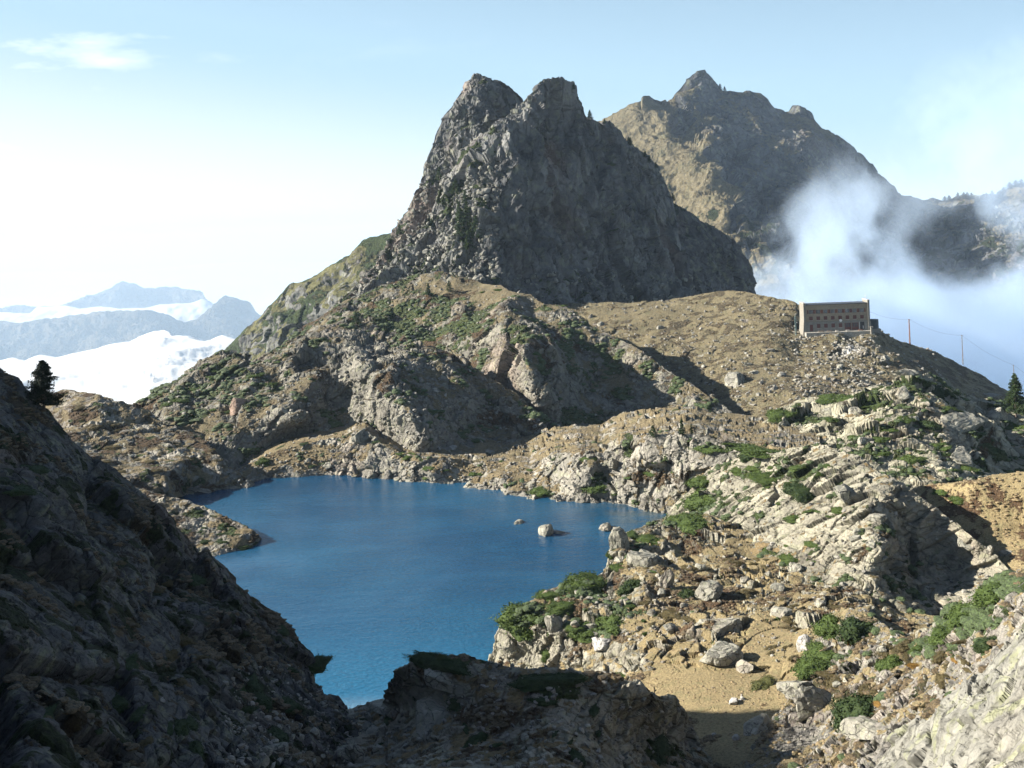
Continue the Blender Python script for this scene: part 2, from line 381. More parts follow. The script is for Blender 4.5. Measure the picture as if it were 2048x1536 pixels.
M_shore = terrain_mat('shore_rock', 2.3, rock=(.42, .39, .33), rock2=(.29, .275, .235), grass=(.32, .255, .145))
M_right = terrain_mat('knoll_rock', 2.2, rock=(.48, .45, .34), rock2=(.34, .32, .24), lich=(.38, .40, .24), stretch=(1, 1, .8))
M_slab = terrain_mat('whaleback_rock', 1.6, rock=(.44, .41, .32), rock2=(.3, .28, .22), stretch=(.55, .55, 1.5), rot=(0, R(28), R(20)))
M_mead = terrain_mat('meadow_ground', .9, rock=(.46, .43, .34), rock2=(.31, .29, .23), grass=(.43, .34, .18), heath=(.16, .1, .055))
M_near = terrain_mat('near_heath_ground', .65, rock=(.42, .39, .34), grass=(.37, .30, .165), heath=(.10, .09, .045))
M_left = terrain_mat('left_slope_rock', 1.5, rock=(.14, .14, .136), rock2=(.064, .064, .066), stretch=(1.7, .5, 1.7), rot=(0, R(-35), 0), grass=(.14, .105, .055), heath=(.07, .052, .028), green=(.03, .045, .014))  # shade put into the colours: rock and plants darkened on this slope
M_boul = terrain_mat('near_slab_rock', .8, rock=(.34, .33, .285), rock2=(.24, .235, .205), lich=(.34, .36, .17), lich_amt=.5, pink_amt=.1, bump=.8)

def zz(P, s, seed, o=4): return fbm(P/s, o, seed)

# far ranges and the cloud sea are far below and behind
sheet('far_mountain', [(-900, 640), (-300, 625), (0, 614), (30, 610), (60, 616), (118, 604), (165, 590), (215, 577), (246, 563), (262, 570), (285, 578), (310, 581), (345, 575), (380, 580), (402, 583), (415, 600), (428, 614), (470, 640), (700, 690)],
      [(-900, 760), (700, 760)], [(-900, 640, 15500), (0, 614, 16000), (246, 566, 16000), (402, 583, 15600), (246, 700, 13500), (0, 700, 13800), (150, 640, 14600), (300, 640, 14300), (330, 620, 15200), (450, 700, 13500), (700, 700, 14000)],
      M_far, 2, 2, back=(3000, 900), disp=[('ridge', 260, 1700, None, 3), ('fbm', 110, 650, None, 4), ('ridge', 60, 250, None, 9)], far=1.6, mask=lambda M, P, nz, UV: M.__setitem__((slice(None), 0), .5), kind_name='far')
sheet('far_mountain', [(-900, 680), (-200, 660), (0, 645), (100, 641), (150, 632), (200, 622), (240, 620), (290, 625), (330, 629), (370, 645), (395, 640), (425, 618), (440, 600), (451, 592), (470, 598), (492, 606), (515, 625), (560, 660), (760, 720)],
      [(-900, 800), (760, 800)], [(-900, 660, 11500), (0, 645, 11500), (240, 620, 11000), (370, 645, 11300), (451, 592, 12000), (515, 625, 12000), (240, 740, 9600), (0, 740, 9800), (451, 740, 10000), (400, 700, 10700), (560, 700, 11500), (300, 690, 10000), (150, 690, 10600)],
      M_far, 2, 2, back=(2500, 800), disp=[('ridge', 170, 1400, None, 13), ('fbm', 90, 550, None, 14), ('ridge', 50, 200, None, 19)], far=1.6, mask=lambda M, P, nz, UV: M.__setitem__((slice(None), 0), .6), kind_name='far')

def m_green(M, P, nz, UV):
    a = zz(P, 60, 5); b_ = zz(P, 22, 6)
    M[:,1] = .55+.9*a; M[:,0] = .62+.5*b_; M[:,0] -= (nz < .45)*.6; M[:,1] -= sstep(.6, .35, nz)*.4
sheet('hill', [(330, 830), (400, 760), (445, 705), (470, 678), (520, 630), (580, 571), (592, 568), (640, 541), (700, 511), (728, 478), (745, 474), (790, 458), (850, 430), (1000, 400)],
      [(330, 900), (1000, 700)], [(445, 705, 1350), (520, 630, 1330), (580, 571, 1310), (640, 541, 1290), (740, 476, 1290), (1000, 400, 1250), (600, 700, 1180), (480, 740, 1280), (640, 620, 1190), (680, 640, 1130), (730, 540, 1200), (560, 640, 1250), (620, 660, 1220), (330, 850, 1400)],
      M_green, 1.8, 1.8, back=(300, 260), disp=[('ridge', 10, 120, None, 23), ('fbm', 5, 40, None, 24), ('facet', 3.5, 26, None, 25), ('fbm', 1.6, 9, None, 26)], mask=m_green, kind_name='green_hill')

# the high mountain on the right, behind the mist
PB = strata(-10, 0, 1, 1, .5)
def m_back(M, P, nz, UV):
    u, v = UV[:,0], UV[:,1]
    a = zz(P, 90, 5); b_ = zz(P, 30, 6)
    # grassy spur on the left, rock on the right and on the summit
    spur = sstep(70, -60, (u-(1310+(v-200)*.62)))
    M[:,0] = spur*1.0*sstep(180, 240, v) + .42 + .35*a; M[:,0] -= sstep(.62, .4, nz)*.9
    M[:,1] = -.1+.85*b_+.5*sstep(380, 450, v); M[:,1] -= sstep(.5, .3, nz)*.5
    M[:,1] -= spur*sstep(400, 300, v)
sheet('mountain', [(980, 330), (1100, 280), (1200, 238), (1228, 226), (1250, 208), (1268, 198), (1287, 192), (1305, 194), (1333, 204), (1350, 184), (1366, 168), (1380, 150), (1394, 143), (1408, 142), (1425, 156), (1443, 172), (1448, 182), (1462, 180), (1478, 184), (1500, 181), (1518, 188), (1535, 200), (1550, 216), (1566, 219), (1577, 222), (1583, 209), (1594, 208), (1612, 213), (1625, 224), (1638, 248), (1646, 256), (1660, 262), (1690, 292), (1712, 312), (1730, 335), (1760, 358), (1800, 382), (1840, 399), (1880, 402), (1900, 401), (1940, 394), (1990, 384), (2048, 365), (2200, 320), (2400, 300)],
      [(980, 760), (2400, 800)],
      [(980, 330, 2350), (1200, 238, 2350), (1287, 192, 2330), (1340, 230, 2240), (1412, 292, 2080), (1425, 350, 1980), (1480, 400, 1880), (1560, 455, 1790), (1610, 520, 1720), (1640, 620, 1640),
       (1250, 350, 2080), (1300, 430, 1960), (1400, 500, 1830), (1480, 560, 1740), (1100, 500, 1900), (1300, 300, 2120), (1360, 380, 1985),
       (1333, 204, 2480), (1400, 142, 2500), (1400, 240, 2420), (1460, 320, 2340), (1520, 400, 2210), (1600, 480, 2060), (1448, 181, 2560), (1500, 181, 2540), (1520, 260, 2390), (1540, 320, 2280),
       (1577, 222, 2600), (1600, 208, 2560), (1620, 290, 2400), (1600, 370, 2230), (1650, 400, 2200), (1660, 262, 2600), (1730, 335, 2600), (1700, 400, 2350), (1680, 520, 2050), (1800, 382, 2700), (1800, 450, 2450),
       (1880, 402, 2800), (1950, 392, 2700), (2048, 365, 2500), (2400, 300, 2300), (1850, 520, 2150), (1950, 450, 2350), (2048, 470, 2150), (2048, 600, 1800), (1850, 700, 1800), (1650, 750, 1500), (1300, 700, 1600)],
      M_back, 1.7, 1.7, back=(500, 420), disp=[('ridge', 14, 260, None, 33), ('facet', 17, 95, PB, 35), ('ridge', 6, 60, None, 34), ('facet', 8, 38, PB, 36), ('facet', 2.6, 16, None, 38), ('fbm', 1.5, 9, None, 39)], mask=m_back, kind_name='back_mountain', paint=[(1280, 290, 85, 90, 0, 1.), (1350, 340, 70, 70, 0, .9), (1320, 400, 90, 70, 0, .9), (1420, 420, 60, 50, 0, .8)])

# twin peak
def m_peak(M, P, nz, UV):
    u, v = UV[:,0], UV[:,1]
    a = zz(P, 30, 5); b_ = zz(P, 11, 6)
    left = sstep(60, -60, u-(960+0*v))
    M[:,1] = .17+.8*a+.45*b_+.3*left; M[:,1] -= sstep(.55, .25, nz)*.5; M[:,0] = -.15+.4*b_*sstep(.4, .7, nz)
PV = strata(-14, 0, 1.0, 1.0, .25)
PK = strata(25, 0, 1.0, 1.0, .42)
sheet('rocky_peak', [(575, 740), (600, 700), (640, 640), (680, 598), (712, 568), (745, 535), (768, 500), (788, 458), (822, 413), (836, 372), (845, 340), (856, 318), (862, 290), (868, 262), (880, 238), (900, 210), (912, 192), (925, 172), (942, 156), (960, 147), (975, 149), (990, 154), (1005, 157), (1018, 168), (1034, 184), (1046, 195), (1062, 220), (1085, 300), (1120, 420)],
      [(575, 780), (1120, 700)],
      [(575, 740, 760), (640, 640, 770), (712, 568, 775), (788, 458, 800), (845, 340, 815), (868, 262, 820), (925, 172, 822), (965, 147, 815), (1005, 157, 822), (1046, 195, 855), (1120, 420, 860), (1085, 300, 870),
       (985, 240, 785), (960, 330, 765), (900, 330, 775), (900, 450, 735), (800, 550, 720), (700, 640, 690), (960, 500, 720), (940, 220, 790), (1030, 260, 830), (880, 380, 765), (1000, 680, 680), (600, 740, 700)],
      M_peak, 1.6, 1.6, back=(120, 150), disp=[('facet', 7.5, 48, PK, 43), ('ridge', 5, 24, PV, 49), ('ridge', 5, 50, None, 44), ('facet', 5, 20, PK, 45), ('facet', 2.3, 8, None, 46), ('facet', 1.1, 3.6, None, 47)], mask=m_peak, kind_name='peak')
sheet('rocky_peak', [(600, 720), (640, 668), (700, 605), (760, 555), (800, 505), (850, 440), (890, 370), (930, 305), (965, 272), (985, 258), (1010, 232), (1035, 208), (1055, 196), (1068, 180), (1082, 165), (1098, 158), (1112, 154), (1128, 160), (1140, 170), (1152, 184), (1163, 202), (1170, 218), (1172, 228), (1186, 234), (1200, 240), (1218, 243), (1228, 256), (1240, 272), (1262, 284), (1280, 298), (1302, 322), (1322, 345), (1334, 372), (1344, 405), (1352, 450), (1366, 510), (1382, 565), (1394, 610), (1415, 680)],
      [(600, 760), (1415, 760)],
      [(600, 690, 690), (700, 585, 725), (800, 500, 745), (890, 370, 762), (965, 272, 755), (1035, 208, 765), (1112, 154, 775), (1170, 222, 830), (1200, 240, 850), (1280, 298, 885), (1334, 372, 905), (1352, 450, 890), (1382, 565, 860), (1415, 680, 850),
       (1050, 230, 742), (990, 275, 722), (945, 340, 712), (985, 370, 700), (965, 440, 690), (1010, 490, 682), (950, 560, 665), (900, 560, 680), (820, 560, 700), (720, 640, 670), (900, 460, 715), (860, 520, 710),
       (1100, 240, 770), (1150, 300, 790), (1120, 400, 745), (1200, 400, 785), (1300, 450, 835), (1100, 550, 700), (1250, 600, 750), (1340, 600, 790), (960, 700, 640), (1100, 640, 670), (1300, 700, 730), (700, 740, 650)],
      M_peak, 1.6, 1.6, back=(130, 160), disp=[('facet', 5, 50, PK, 53), ('ridge', 6.5, 26, PV, 59), ('ridge', 5, 44, PK, 54), ('facet', 6, 19, PV, 55), ('facet', 2.6, 8.5, PK, 56), ('facet', 1.2, 3.8, None, 57)], mask=m_peak, kind_name='peak',
      paint=[(900, 395, 30, 40, 1, .7), (925, 560, 60, 20, 0, .7)])

sheet('rocky_peak', [(1180, 420), (1260, 400), (1330, 400), (1370, 420), (1400, 440), (1440, 462), (1480, 494), (1500, 540), (1520, 600), (1560, 700), (1600, 760)],
      [(1180, 740), (1600, 800)],
      [(1180, 420, 1010), (1330, 400, 1020), (1400, 440, 1040), (1480, 494, 1070), (1520, 600, 1070), (1600, 760, 1060), (1300, 500, 960), (1380, 520, 950), (1440, 560, 990), (1400, 640, 930), (1480, 660, 1000), (1300, 700, 900), (1200, 600, 950)],
      M_rear, 1.8, 1.8, back=(100, 150), disp=[('facet', 7, 40, PV, 253), ('ridge', 6, 30, PV, 254), ('facet', 4, 15, PV, 255), ('facet', 1.6, 6, None, 256)], mask=m_peak, kind_name='peak')

# slope under the peak (path, green ledges) and its shaded flank
def m_mid(M, P, nz, UV):
    u, v = UV[:,0], UV[:,1]
    a = zz(P, 26, 5); b_ = zz(P, 9, 6); c = zz(P, 14, 8)
    M[:,0] = .0+.5*sstep(.45, .8, nz)+.5*b_-.3*a; M[:,1] = .28+.8*c+.35*b_+.2*a; M[:,2] = .2+.7*a
    M[:,0] -= sstep(.55, .35, nz)*.8; M[:,1] -= sstep(.5, .3, nz)*.4; M[:,2] -= sstep(.6, .3, nz)*.5
ST = strata(30, 15, 1.0, .6, .55)
sheet('hill', [(440, 760), (560, 690), (610, 650), (660, 622), (700, 598), (760, 572), (820, 552), (880, 543), (930, 556), (960, 566), (1000, 572), (1030, 583), (1062, 590), (1090, 606), (1130, 612), (1160, 630), (1185, 652), (1230, 676), (1280, 698), (1330, 733), (1400, 780), (1460, 820), (1515, 852), (1560, 880), (1620, 900)],
      [(440, 800), (600, 790), (800, 800), (1000, 880), (1200, 950), (1400, 950), (1620, 950)],
      [(440, 760, 600), (610, 650, 640), (700, 598, 650), (820, 552, 660), (880, 543, 650), (960, 566, 630), (1060, 590, 580), (1100, 608, 560), (1180, 650, 530), (1280, 698, 500), (1400, 780, 465), (1515, 852, 436), (1620, 900, 430),
       (700, 680, 570), (800, 700, 555), (900, 640, 575), (900, 720, 525), (1000, 690, 492), (1010, 630, 522), (1045, 690, 456), (1062, 740, 446), (1085, 790, 442), (1100, 850, 441), (1150, 700, 508), (1200, 760, 492), (1300, 800, 470), (1200, 850, 456), (1300, 880, 442), (1400, 860, 440), (1500, 880, 430), (1200, 940, 440), (1000, 860, 485), (600, 760, 560), (1450, 940, 430)],
      M_mid, 1.5, 1.5, back=(60, 50), disp=[('ridge', 3.0, 32, ST, 63), ('facet', 2.6, 17, ST, 64), ('facet', 1.3, 6.5, ST, 65), ('facet', .6, 2.6, None, 66), ('fbm', .25, 1.3, None, 67)], mask=m_mid, kind_name='upper_slope', soft=1.5,
      paint=[(960, 580, 110, 16, 0, .9), (960, 580, 110, 16, 1, -.9), (830, 640, 150, 50, 1, .35), (1000, 730, 120, 30, 0, .5), (1100, 690, 60, 12, 3, .3)])

# hotel hill
def m_hot(M, P, nz, UV):
    a = zz(P, 20, 5); b_ = zz(P, 6, 6); c = zz(P, 3, 9)
    M[:,0] = .88+.45*a-.3*c; M[:,2] = .32+.8*b_+.3*a; M[:,1] = -.35+.5*b_; M[:,0] -= sstep(.6, .35, nz)*.6
sheet('hill', [(980, 640), (1060, 625), (1120, 609), (1200, 604), (1270, 603), (1330, 601), (1365, 596), (1400, 590), (1440, 584), (1470, 582), (1510, 587), (1545, 593), (1580, 600), (1602, 609), (1625, 640), (1680, 652), (1748, 655), (1780, 672), (1820, 688), (1870, 703), (1900, 718), (1940, 738), (1962, 748), (1990, 768), (2015, 783), (2060, 806), (2200, 870), (2300, 900)],
      [(980, 700), (1200, 860), (1400, 930), (1600, 960), (2300, 980)],
      [(980, 640, 700), (1120, 609, 680), (1330, 601, 660), (1470, 582, 640), (1545, 593, 615), (1602, 609, 600), (1625, 640, 590), (1748, 655, 575), (1820, 688, 590), (1900, 718, 600), (1962, 748, 600), (2060, 806, 590), (2300, 900, 560),
       (1612, 666, 562), (1675, 665, 559), (1738, 664, 557), (1760, 668, 559), (1600, 700, 545), (1700, 685, 549), (1765, 690, 547), (1790, 720, 527), (1810, 750, 505), (1850, 730, 545), (1900, 770, 525), (1980, 800, 535), (1700, 760, 490), (1500, 700, 545), (1400, 680, 575), (1300, 660, 600), (1600, 800, 455), (1500, 820, 455), (1450, 860, 450), (1600, 880, 415), (1400, 930, 430), (1800, 860, 440), (2000, 900, 440), (1200, 680, 600), (1300, 760, 540)],
      M_hotel, 1.5, 1.5, back=(120, 110), disp=[('fbm', 3.2, 42, None, 73), ('facet', 1.3, 12, None, 74), ('facet', .8, 5, None, 75), ('fbm', .5, 3, None, 76), ('fbm', .22, 1.1, None, 77)], mask=m_hot, kind_name='hotel_hill', soft=1.5,
      paint=[(1290, 625, 100, 20, 2, -.5), (1290, 625, 100, 20, 0, .3), (1690, 700, 34, 22, 3, .9), (1660, 740, 60, 20, 3, .35), (1690, 700, 40, 22, 0, -.4), (1880, 740, 80, 40, 2, .3)])

# rocky hill above the far shore, its right flank in shade
def m_d1(M, P, nz, UV):
    a = zz(P, 22, 5); b_ = zz(P, 7, 6); c = zz(P, 11, 8)
    M[:,0] = -.12+.6*sstep(.5, .85, nz)+.6*b_; M[:,1] = .2+.85*c+.3*b_; M[:,2] = .12+.7*a+.2*b_
    M[:,0] -= sstep(.6, .4, nz)*.7; M[:,1] -= sstep(.55, .3, nz)*.35; M[:,2] -= sstep(.6, .35, nz)*.4
S1 = strata(42, 8, 1.0, .5, .5)
sheet('hill', [(180, 900), (240, 840), (283, 800), (300, 790), (325, 770), (345, 766), (375, 742), (400, 724), (425, 716), (445, 704), (462, 706), (490, 716), (530, 728), (560, 712), (590, 690), (625, 668), (660, 655), (690, 650), (720, 656), (745, 666), (790, 688), (810, 684), (850, 692), (885, 700), (930, 724), (975, 748), (1010, 776), (1060, 810), (1105, 840), (1160, 868), (1220, 892), (1280, 915), (1330, 940)],
      [(180, 960), (400, 990), (600, 990), (900, 985), (1330, 1000)],
      [(180, 900, 440), (283, 800, 455), (325, 770, 460), (400, 724, 470), (445, 704, 475), (530, 728, 460), (600, 684, 480), (690, 650, 495), (790, 688, 484), (885, 700, 476), (975, 748, 460), (1060, 810, 442), (1160, 868, 424), (1280, 915, 402),
       (330, 830, 415), (440, 800, 425), (480, 830, 408), (450, 870, 392), (560, 800, 408), (600, 838, 396), (600, 870, 8.), (540, 920, 1.), (640, 925, 1.), (640, 720, 455), (720, 720, 432), (790, 730, 418), (700, 790, 432), (645, 800, 432), (690, 845, 414), (760, 790, 398), (800, 775, 400), (822, 830, 376), (836, 880, 372), (850, 925, 374), (755, 870, 404), (720, 905, 2.), (920, 780, 432), (930, 900, 392), (960, 850, 425), (1000, 910, 402), (1080, 900, 415), (1200, 950, 395), (600, 980, -8.), (900, 980, -6.), (1000, 980, -6.), (560, 770, 440), (620, 760, 430)],
      M_mid, 1.5, 1.5, back=(60, 60), disp=[('ridge', 3.4, 30, S1, 83), ('facet', 3.2, 18, S1, 84), ('facet', 1.5, 6.5, S1, 85), ('facet', .65, 2.6, None, 86), ('fbm', .25, 1.2, None, 87)], mask=m_d1, kind_name='rocky_hill', soft=1.6,
      paint=[(420, 855, 70, 30, 0, .5), (620, 905, 120, 25, 0, .6), (640, 900, 120, 25, 1, -.4), (480, 780, 60, 30, 1, .35), (350, 790, 60, 30, 1, .4), (470, 735, 60, 25, 1, .4), (720, 700, 60, 40, 1, -.6), (720, 700, 60, 40, 0, -.5), (720, 700, 60, 40, 2, -.5), (620, 740, 50, 30, 1, -.5)])

# far shore rocks
def m_f(M, P, nz, UV):
    a = zz(P, 14, 5); b_ = zz(P, 5, 6); c = zz(P, 8, 8)
    M[:,0] = .12+.5*sstep(.6, .9, nz)+.6*b_; M[:,1] = -.02+.9*c; M[:,2] = .02+.7*a
    low = sstep(1.2, .3, P[:,2]); M[:,:3] -= low[:,None]*.5
sheet('shore', [(420, 945), (480, 940), (520, 915), (560, 900), (640, 880), (690, 872), (712, 862), (730, 862), (760, 885), (800, 905), (850, 914), (930, 918), (1000, 926), (1060, 928), (1110, 908), (1150, 905), (1205, 905), (1245, 882), (1290, 874), (1330, 868), (1365, 866), (1400, 868), (1440, 880), (1500, 890), (1560, 905), (1640, 930)],
      [(420, 990), (500, 985), (600, 964), (700, 960), (770, 972), (850, 975), (1000, 990), (1020, 1004), (1150, 1012), (1230, 1018), (1340, 1040), (1480, 1060), (1640, 1060)],
      [(420, 990, -2.), (500, 985, -2.), (600, 955, 0.), (600, 966, -2.), (710, 951, 0.), (712, 940, 2.5), (850, 966, 0.), (860, 945, 4.), (1000, 979, 0.), (1012, 994, 0.), (1100, 998, 0.), (1200, 1004, 0.), (1250, 1010, 0.), (1322, 1029, 0.), (1340, 1042, -2.),
       (480, 940, 2.), (560, 900, 8.), (640, 930, 3.), (700, 872, 12.), (760, 885, 11.), (850, 914, 7.5), (930, 918, 6.), (1000, 930, 4.5), (1060, 928, 6.), (1110, 908, 11.), (1100, 960, 4.), (1205, 905, 14.), (1200, 960, 6.), (1180, 940, 10.), (1290, 874, 21.), (1290, 940, 12.), (1365, 866, 24.), (1400, 930, 15.), (1350, 990, 6.), (1450, 980, 10.), (1500, 890, 22.), (1640, 930, 24.), (1640, 1060, 6.), (1000, 955, 4.)],
      M_shore, 1.5, 1.3, back=(70, 5), disp=[('facet', 2.0, 13, None, 93), ('facet', 1.2, 5.5, None, 94), ('facet', .35, 2.2, None, 95), ('fbm', .18, 1, None, 97)], mask=m_f, kind_name='shore', soft=1.5,
      paint=[(590, 905, 70, 25, 0, .7), (900, 935, 90, 14, 1, .1), (1100, 990, 40, 12, 1, .5), (1200, 960, 25, 15, 1, .7), (1320, 960, 60, 25, 2, .6), (1350, 1000, 50, 20, 0, .4), (1440, 895, 50, 8, 1, 1), (1420, 960, 60, 30, 0, .5), (1520, 920, 60, 20, 1, .5)])

# left hill beyond the dark slope, and the low point in the lake
def m_k(M, P, nz, UV):
    a = zz(P, 12, 5); b_ = zz(P, 4, 6); c = zz(P, 6, 8)
    M[:,0] = .5+.6*b_; M[:,1] = .12+.75*c; M[:,2] = .3+.8*a
    low = sstep(1.0, .3, P[:,2]); M[:,:3] -= low[:,None]*.6
sheet('hill', [(-300, 830), (-100, 810), (60, 800), (108, 784), (130, 781), (165, 786), (200, 790), (235, 803), (270, 806), (300, 822), (330, 850), (365, 862), (400, 870), (430, 905), (455, 930), (480, 945), (505, 962), (513, 972)],
      [(-300, 1010), (300, 1010), (400, 990), (440, 992), (513, 980)],
      [(-300, 830, 440), (60, 800, 420), (130, 781, 412), (200, 790, 405), (270, 806, 402), (330, 850, 395), (400, 870, 388), (455, 930, 366), (505, 962, 1.5), (513, 976, -1.), (440, 980, 0.), (400, 986, 0.), (440, 955, 4.), (370, 985, 0.),
       (140, 850, 382), (220, 870, 378), (300, 900, 366), (360, 930, 356), (150, 930, 345), (250, 940, 345), (330, 965, 340), (260, 840, 392), (0, 950, 340), (200, 1000, 318)],
      M_shore, 1.5, 1.4, back=(60, 50), disp=[('fbm', 2.2, 22, None, 103), ('facet', 1.2, 10, None, 104), ('facet', .6, 4, None, 105), ('fbm', .3, 1.6, None, 106), ('fbm', .12, .7, None, 107)], mask=m_k, kind_name='left_hill', soft=1.5)
sheet('headland', [(230, 965), (270, 974), (300, 984), (330, 990), (360, 1000), (400, 1012), (425, 1022), (455, 1036), (482, 1047), (505, 1062), (518, 1070), (524, 1080)],
      [(230, 1100), (300, 1140), (420, 1122), (470, 1112), (524, 1092)],
      [(230, 965, 14.), (270, 974, 12.), (360, 1000, 8.5), (425, 1022, 6.5), (482, 1047, 4.), (518, 1070, 2.), (524, 1084, -1.), (505, 1094, 0.), (470, 1103, 0.), (430, 1112, 0.), (390, 1115, 0.), (420, 1080, 2.5), (470, 1080, 2.2), (350, 1050, 6.), (300, 1130, 2.), (470, 1112, -1.5), (524, 1094, -2.)],
      M_shore, 1.4, 1.2, back=(18, 14), disp=[('fbm', .9, 9, None, 113), ('facet', .5, 4, None, 114), ('fbm', .3, 1.6, None, 116), ('fbm', .12, .7, None, 117)], mask=m_k, kind_name='headland', soft=.8,
      paint=[(420, 1055, 50, 20, 2, -.4), (380, 1050, 25, 30, 0, -.6), (440, 1030, 60, 8, 1, .6)])

# flat ground right of the whaleback, then the upper right knoll
def m_n(M, P, nz, UV):
    a = zz(P, 8, 5); b_ = zz(P, 3, 6); v = UV[:,1]
    M[:,0] = 1.0+.3*b_; M[:,2] = .22+.8*a+.5*b_+.4*np.exp(-((v-1010)/30)**2); M[:,1] = -.3+.5*a
sheet('ground', [(1540, 1100), (1700, 1030), (1800, 990), (1850, 972), (1900, 966), (1950, 962), (1990, 952), (2048, 944), (2200, 935), (2500, 940)],
      [(1540, 1280), (2500, 1300)],
      [(1540, 1100, 6.), (1700, 1030, 12.), (1850, 972, 22.), (1950, 962, 26.), (2048, 944, 28.), (2500, 940, 34.), (1950, 1050, 17.), (2048, 1060, 17.), (2048, 1130, 15.), (1850, 1150, 9.), (1700, 1260, 6.), (2100, 1260, 13.), (2500, 1300, 22.), (1900, 1200, 8.), (2048, 1000, 23.)],
      M_mead, 1.6, 1.5, back=(20, 6), disp=[('fbm', .9, 12, None, 123), ('fbm', .3, 3, None, 124), ('fbm', .1, .8, None, 125)], mask=m_n, kind_name='flat', soft=.8)
def m_g(M, P, nz, UV):
    a = zz(P, 9, 5); b_ = zz(P, 3.4, 6); c = zz(P, 6, 8)
    M[:,0] = -.15+.45*sstep(.6, .95, nz)+.5*b_; M[:,1] = .27+.95*c+.3*b_; M[:,2] = -.05+.65*a
    M[:,1] -= sstep(.5, .25, nz)*.3; M[:,0] -= sstep(.65, .4, nz)*.5
SG = strata(12, -20, .8, .8, .5)
sheet('knoll', [(1380, 930), (1440, 905), (1480, 885), (1510, 862), (1540, 835), (1560, 818), (1580, 806), (1610, 799), (1640, 800), (1680, 797), (1705, 792), (1735, 780), (1765, 776), (1788, 774), (1794, 752), (1815, 750), (1838, 748), (1860, 746), (1890, 758), (1912, 778), (1930, 786), (1960, 796), (1985, 800), (2010, 806), (2048, 815), (2120, 830), (2300, 860)],
      [(1380, 1010), (1600, 1010), (1800, 1040), (2300, 1060)],
      [(1380, 930, 320), (1480, 885, 338), (1560, 818, 350), (1640, 800, 352), (1735, 780, 350), (1792, 756, 345), (1840, 748, 343), (1890, 758, 348), (1960, 796, 350), (2048, 815, 345), (2300, 860, 330),
       (1480, 930, 305), (1560, 880, 312), (1640, 850, 318), (1700, 840, 316), (1750, 840, 308), (1790, 800, 322), (1830, 850, 300), (1880, 850, 300), (1920, 860, 302), (1640, 900, 295), (1700, 900, 290), (1780, 920, 283), (1850, 930, 278), (1920, 940, 276), (1960, 900, 295), (2010, 880, 315), (2048, 920, 300), (1600, 1010, 265), (1800, 1040, 245), (2000, 1000, 260), (2300, 1060, 250)],
      M_right, 1.4, 1.3, back=(45, 32), disp=[('facet', 2.5, 14, SG, 133), ('facet', 2.4, 7.5, SG, 134), ('facet', .55, 3.2, SG, 135), ('facet', .2, 1.4, None, 136), ('fbm', .14, .7, None, 137)], mask=m_g, kind_name='knoll', soft=1.6,
      paint=[(1620, 830, 40, 14, 1, .4), (1730, 805, 60, 12, 1, .6), (1700, 850, 100, 25, 1, -.25), (1860, 790, 40, 20, 1, .5), (1960, 900, 30, 40, 2, .6), (1520, 900, 60, 20, 1, .5), (1500, 880, 50, 20, 1, .3)])

# whaleback with its long shaded slab side
def m_w(M, P, nz, UV):
    u, v = UV[:,0], UV[:,1]
    a = zz(P, 6, 5); b_ = zz(P, 2.4, 6); c = zz(P, 4.5, 8)
    sl = sstep(-20, 60, (u-1640)-(v-900)*.7)
    M[:,0] = -.05+.4*sstep(.6, .95, nz)+.55*b_; M[:,1] = .18+.85*c-.3*sl; M[:,2] = .0+.65*a-.1*sl
    M[:,0] -= sstep(.65, .4, nz)*.5; M[:,0] -= sl*.1
SW = strata(-35, -25, .35, 1.0, 1.3)
sheet('hill', [(1230, 1075), (1290, 1050), (1330, 1034), (1352, 1010), (1380, 985), (1405, 955), (1440, 930), (1480, 915), (1510, 902), (1545, 905), (1580, 893), (1620, 888), (1650, 892), (1690, 908), (1730, 925), (1760, 944), (1800, 965), (1850, 1000), (1900, 1038), (1950, 1078), (1985, 1105), (2020, 1140), (2060, 1180), (2120, 1230)],
      [(1230, 1130), (1400, 1150), (1600, 1240), (1800, 1290), (1950, 1290), (2120, 1290)],
      [(1230, 1085, 2.), (1290, 1050, 3.), (1330, 1034, 3.5), (1400, 960, 13.), (1440, 930, 18.), (1510, 902, 24.), (1620, 888, 30.), (1690, 908, 30.), (1760, 944, 28.), (1850, 1000, 24.), (1950, 1078, 19.), (2060, 1180, 14.), (2120, 1230, 12.),
       (1400, 1020, 10.), (1480, 1000, 16.), (1560, 960, 22.), (1600, 1020, 20.), (1500, 1080, 13.), (1420, 1090, 9.), (1560, 1100, 14.), (1640, 1060, 19.), (1700, 1040, 22.), (1680, 940, 27.), (1640, 1140, 14.), (1700, 1110, 18.), (1760, 1100, 20.), (1740, 1000, 26.), (1810, 1100, 14.5), (1860, 1120, 12.), (1900, 1170, 9.), (1790, 1170, 13.), (1680, 1200, 12.), (1800, 1210, 12.), (1920, 1210, 12.), (1600, 1240, 10.), (1400, 1150, 7.), (1950, 1290, 6.), (1880, 1080, 16.), (1980, 1130, 14.)],
      M_slab, 1.3, 1.2, back=(28, 18), disp=[('facet', 1.5, 10, SW, 143), ('facet', 1.3, 5.2, SW, 144), ('facet', .3, 2.1, SW, 145), ('facet', .13, .9, None, 146), ('fbm', .1, .5, None, 147)], mask=m_w, kind_name='whaleback', soft=1.3,
      paint=[(1420, 1000, 45, 30, 1, .6), (1620, 950, 45, 15, 1, .5), (1600, 1070, 70, 50, 1, -.5), (1560, 950, 40, 14, 1, .4), (1640, 1000, 100, 40, 1, -.2), (1430, 1010, 60, 40, 0, -.2), (1480, 1100, 60, 25, 0, .4), (1440, 920, 30, 14, 1, .5), (1700, 1180, 120, 16, 2, .4)])

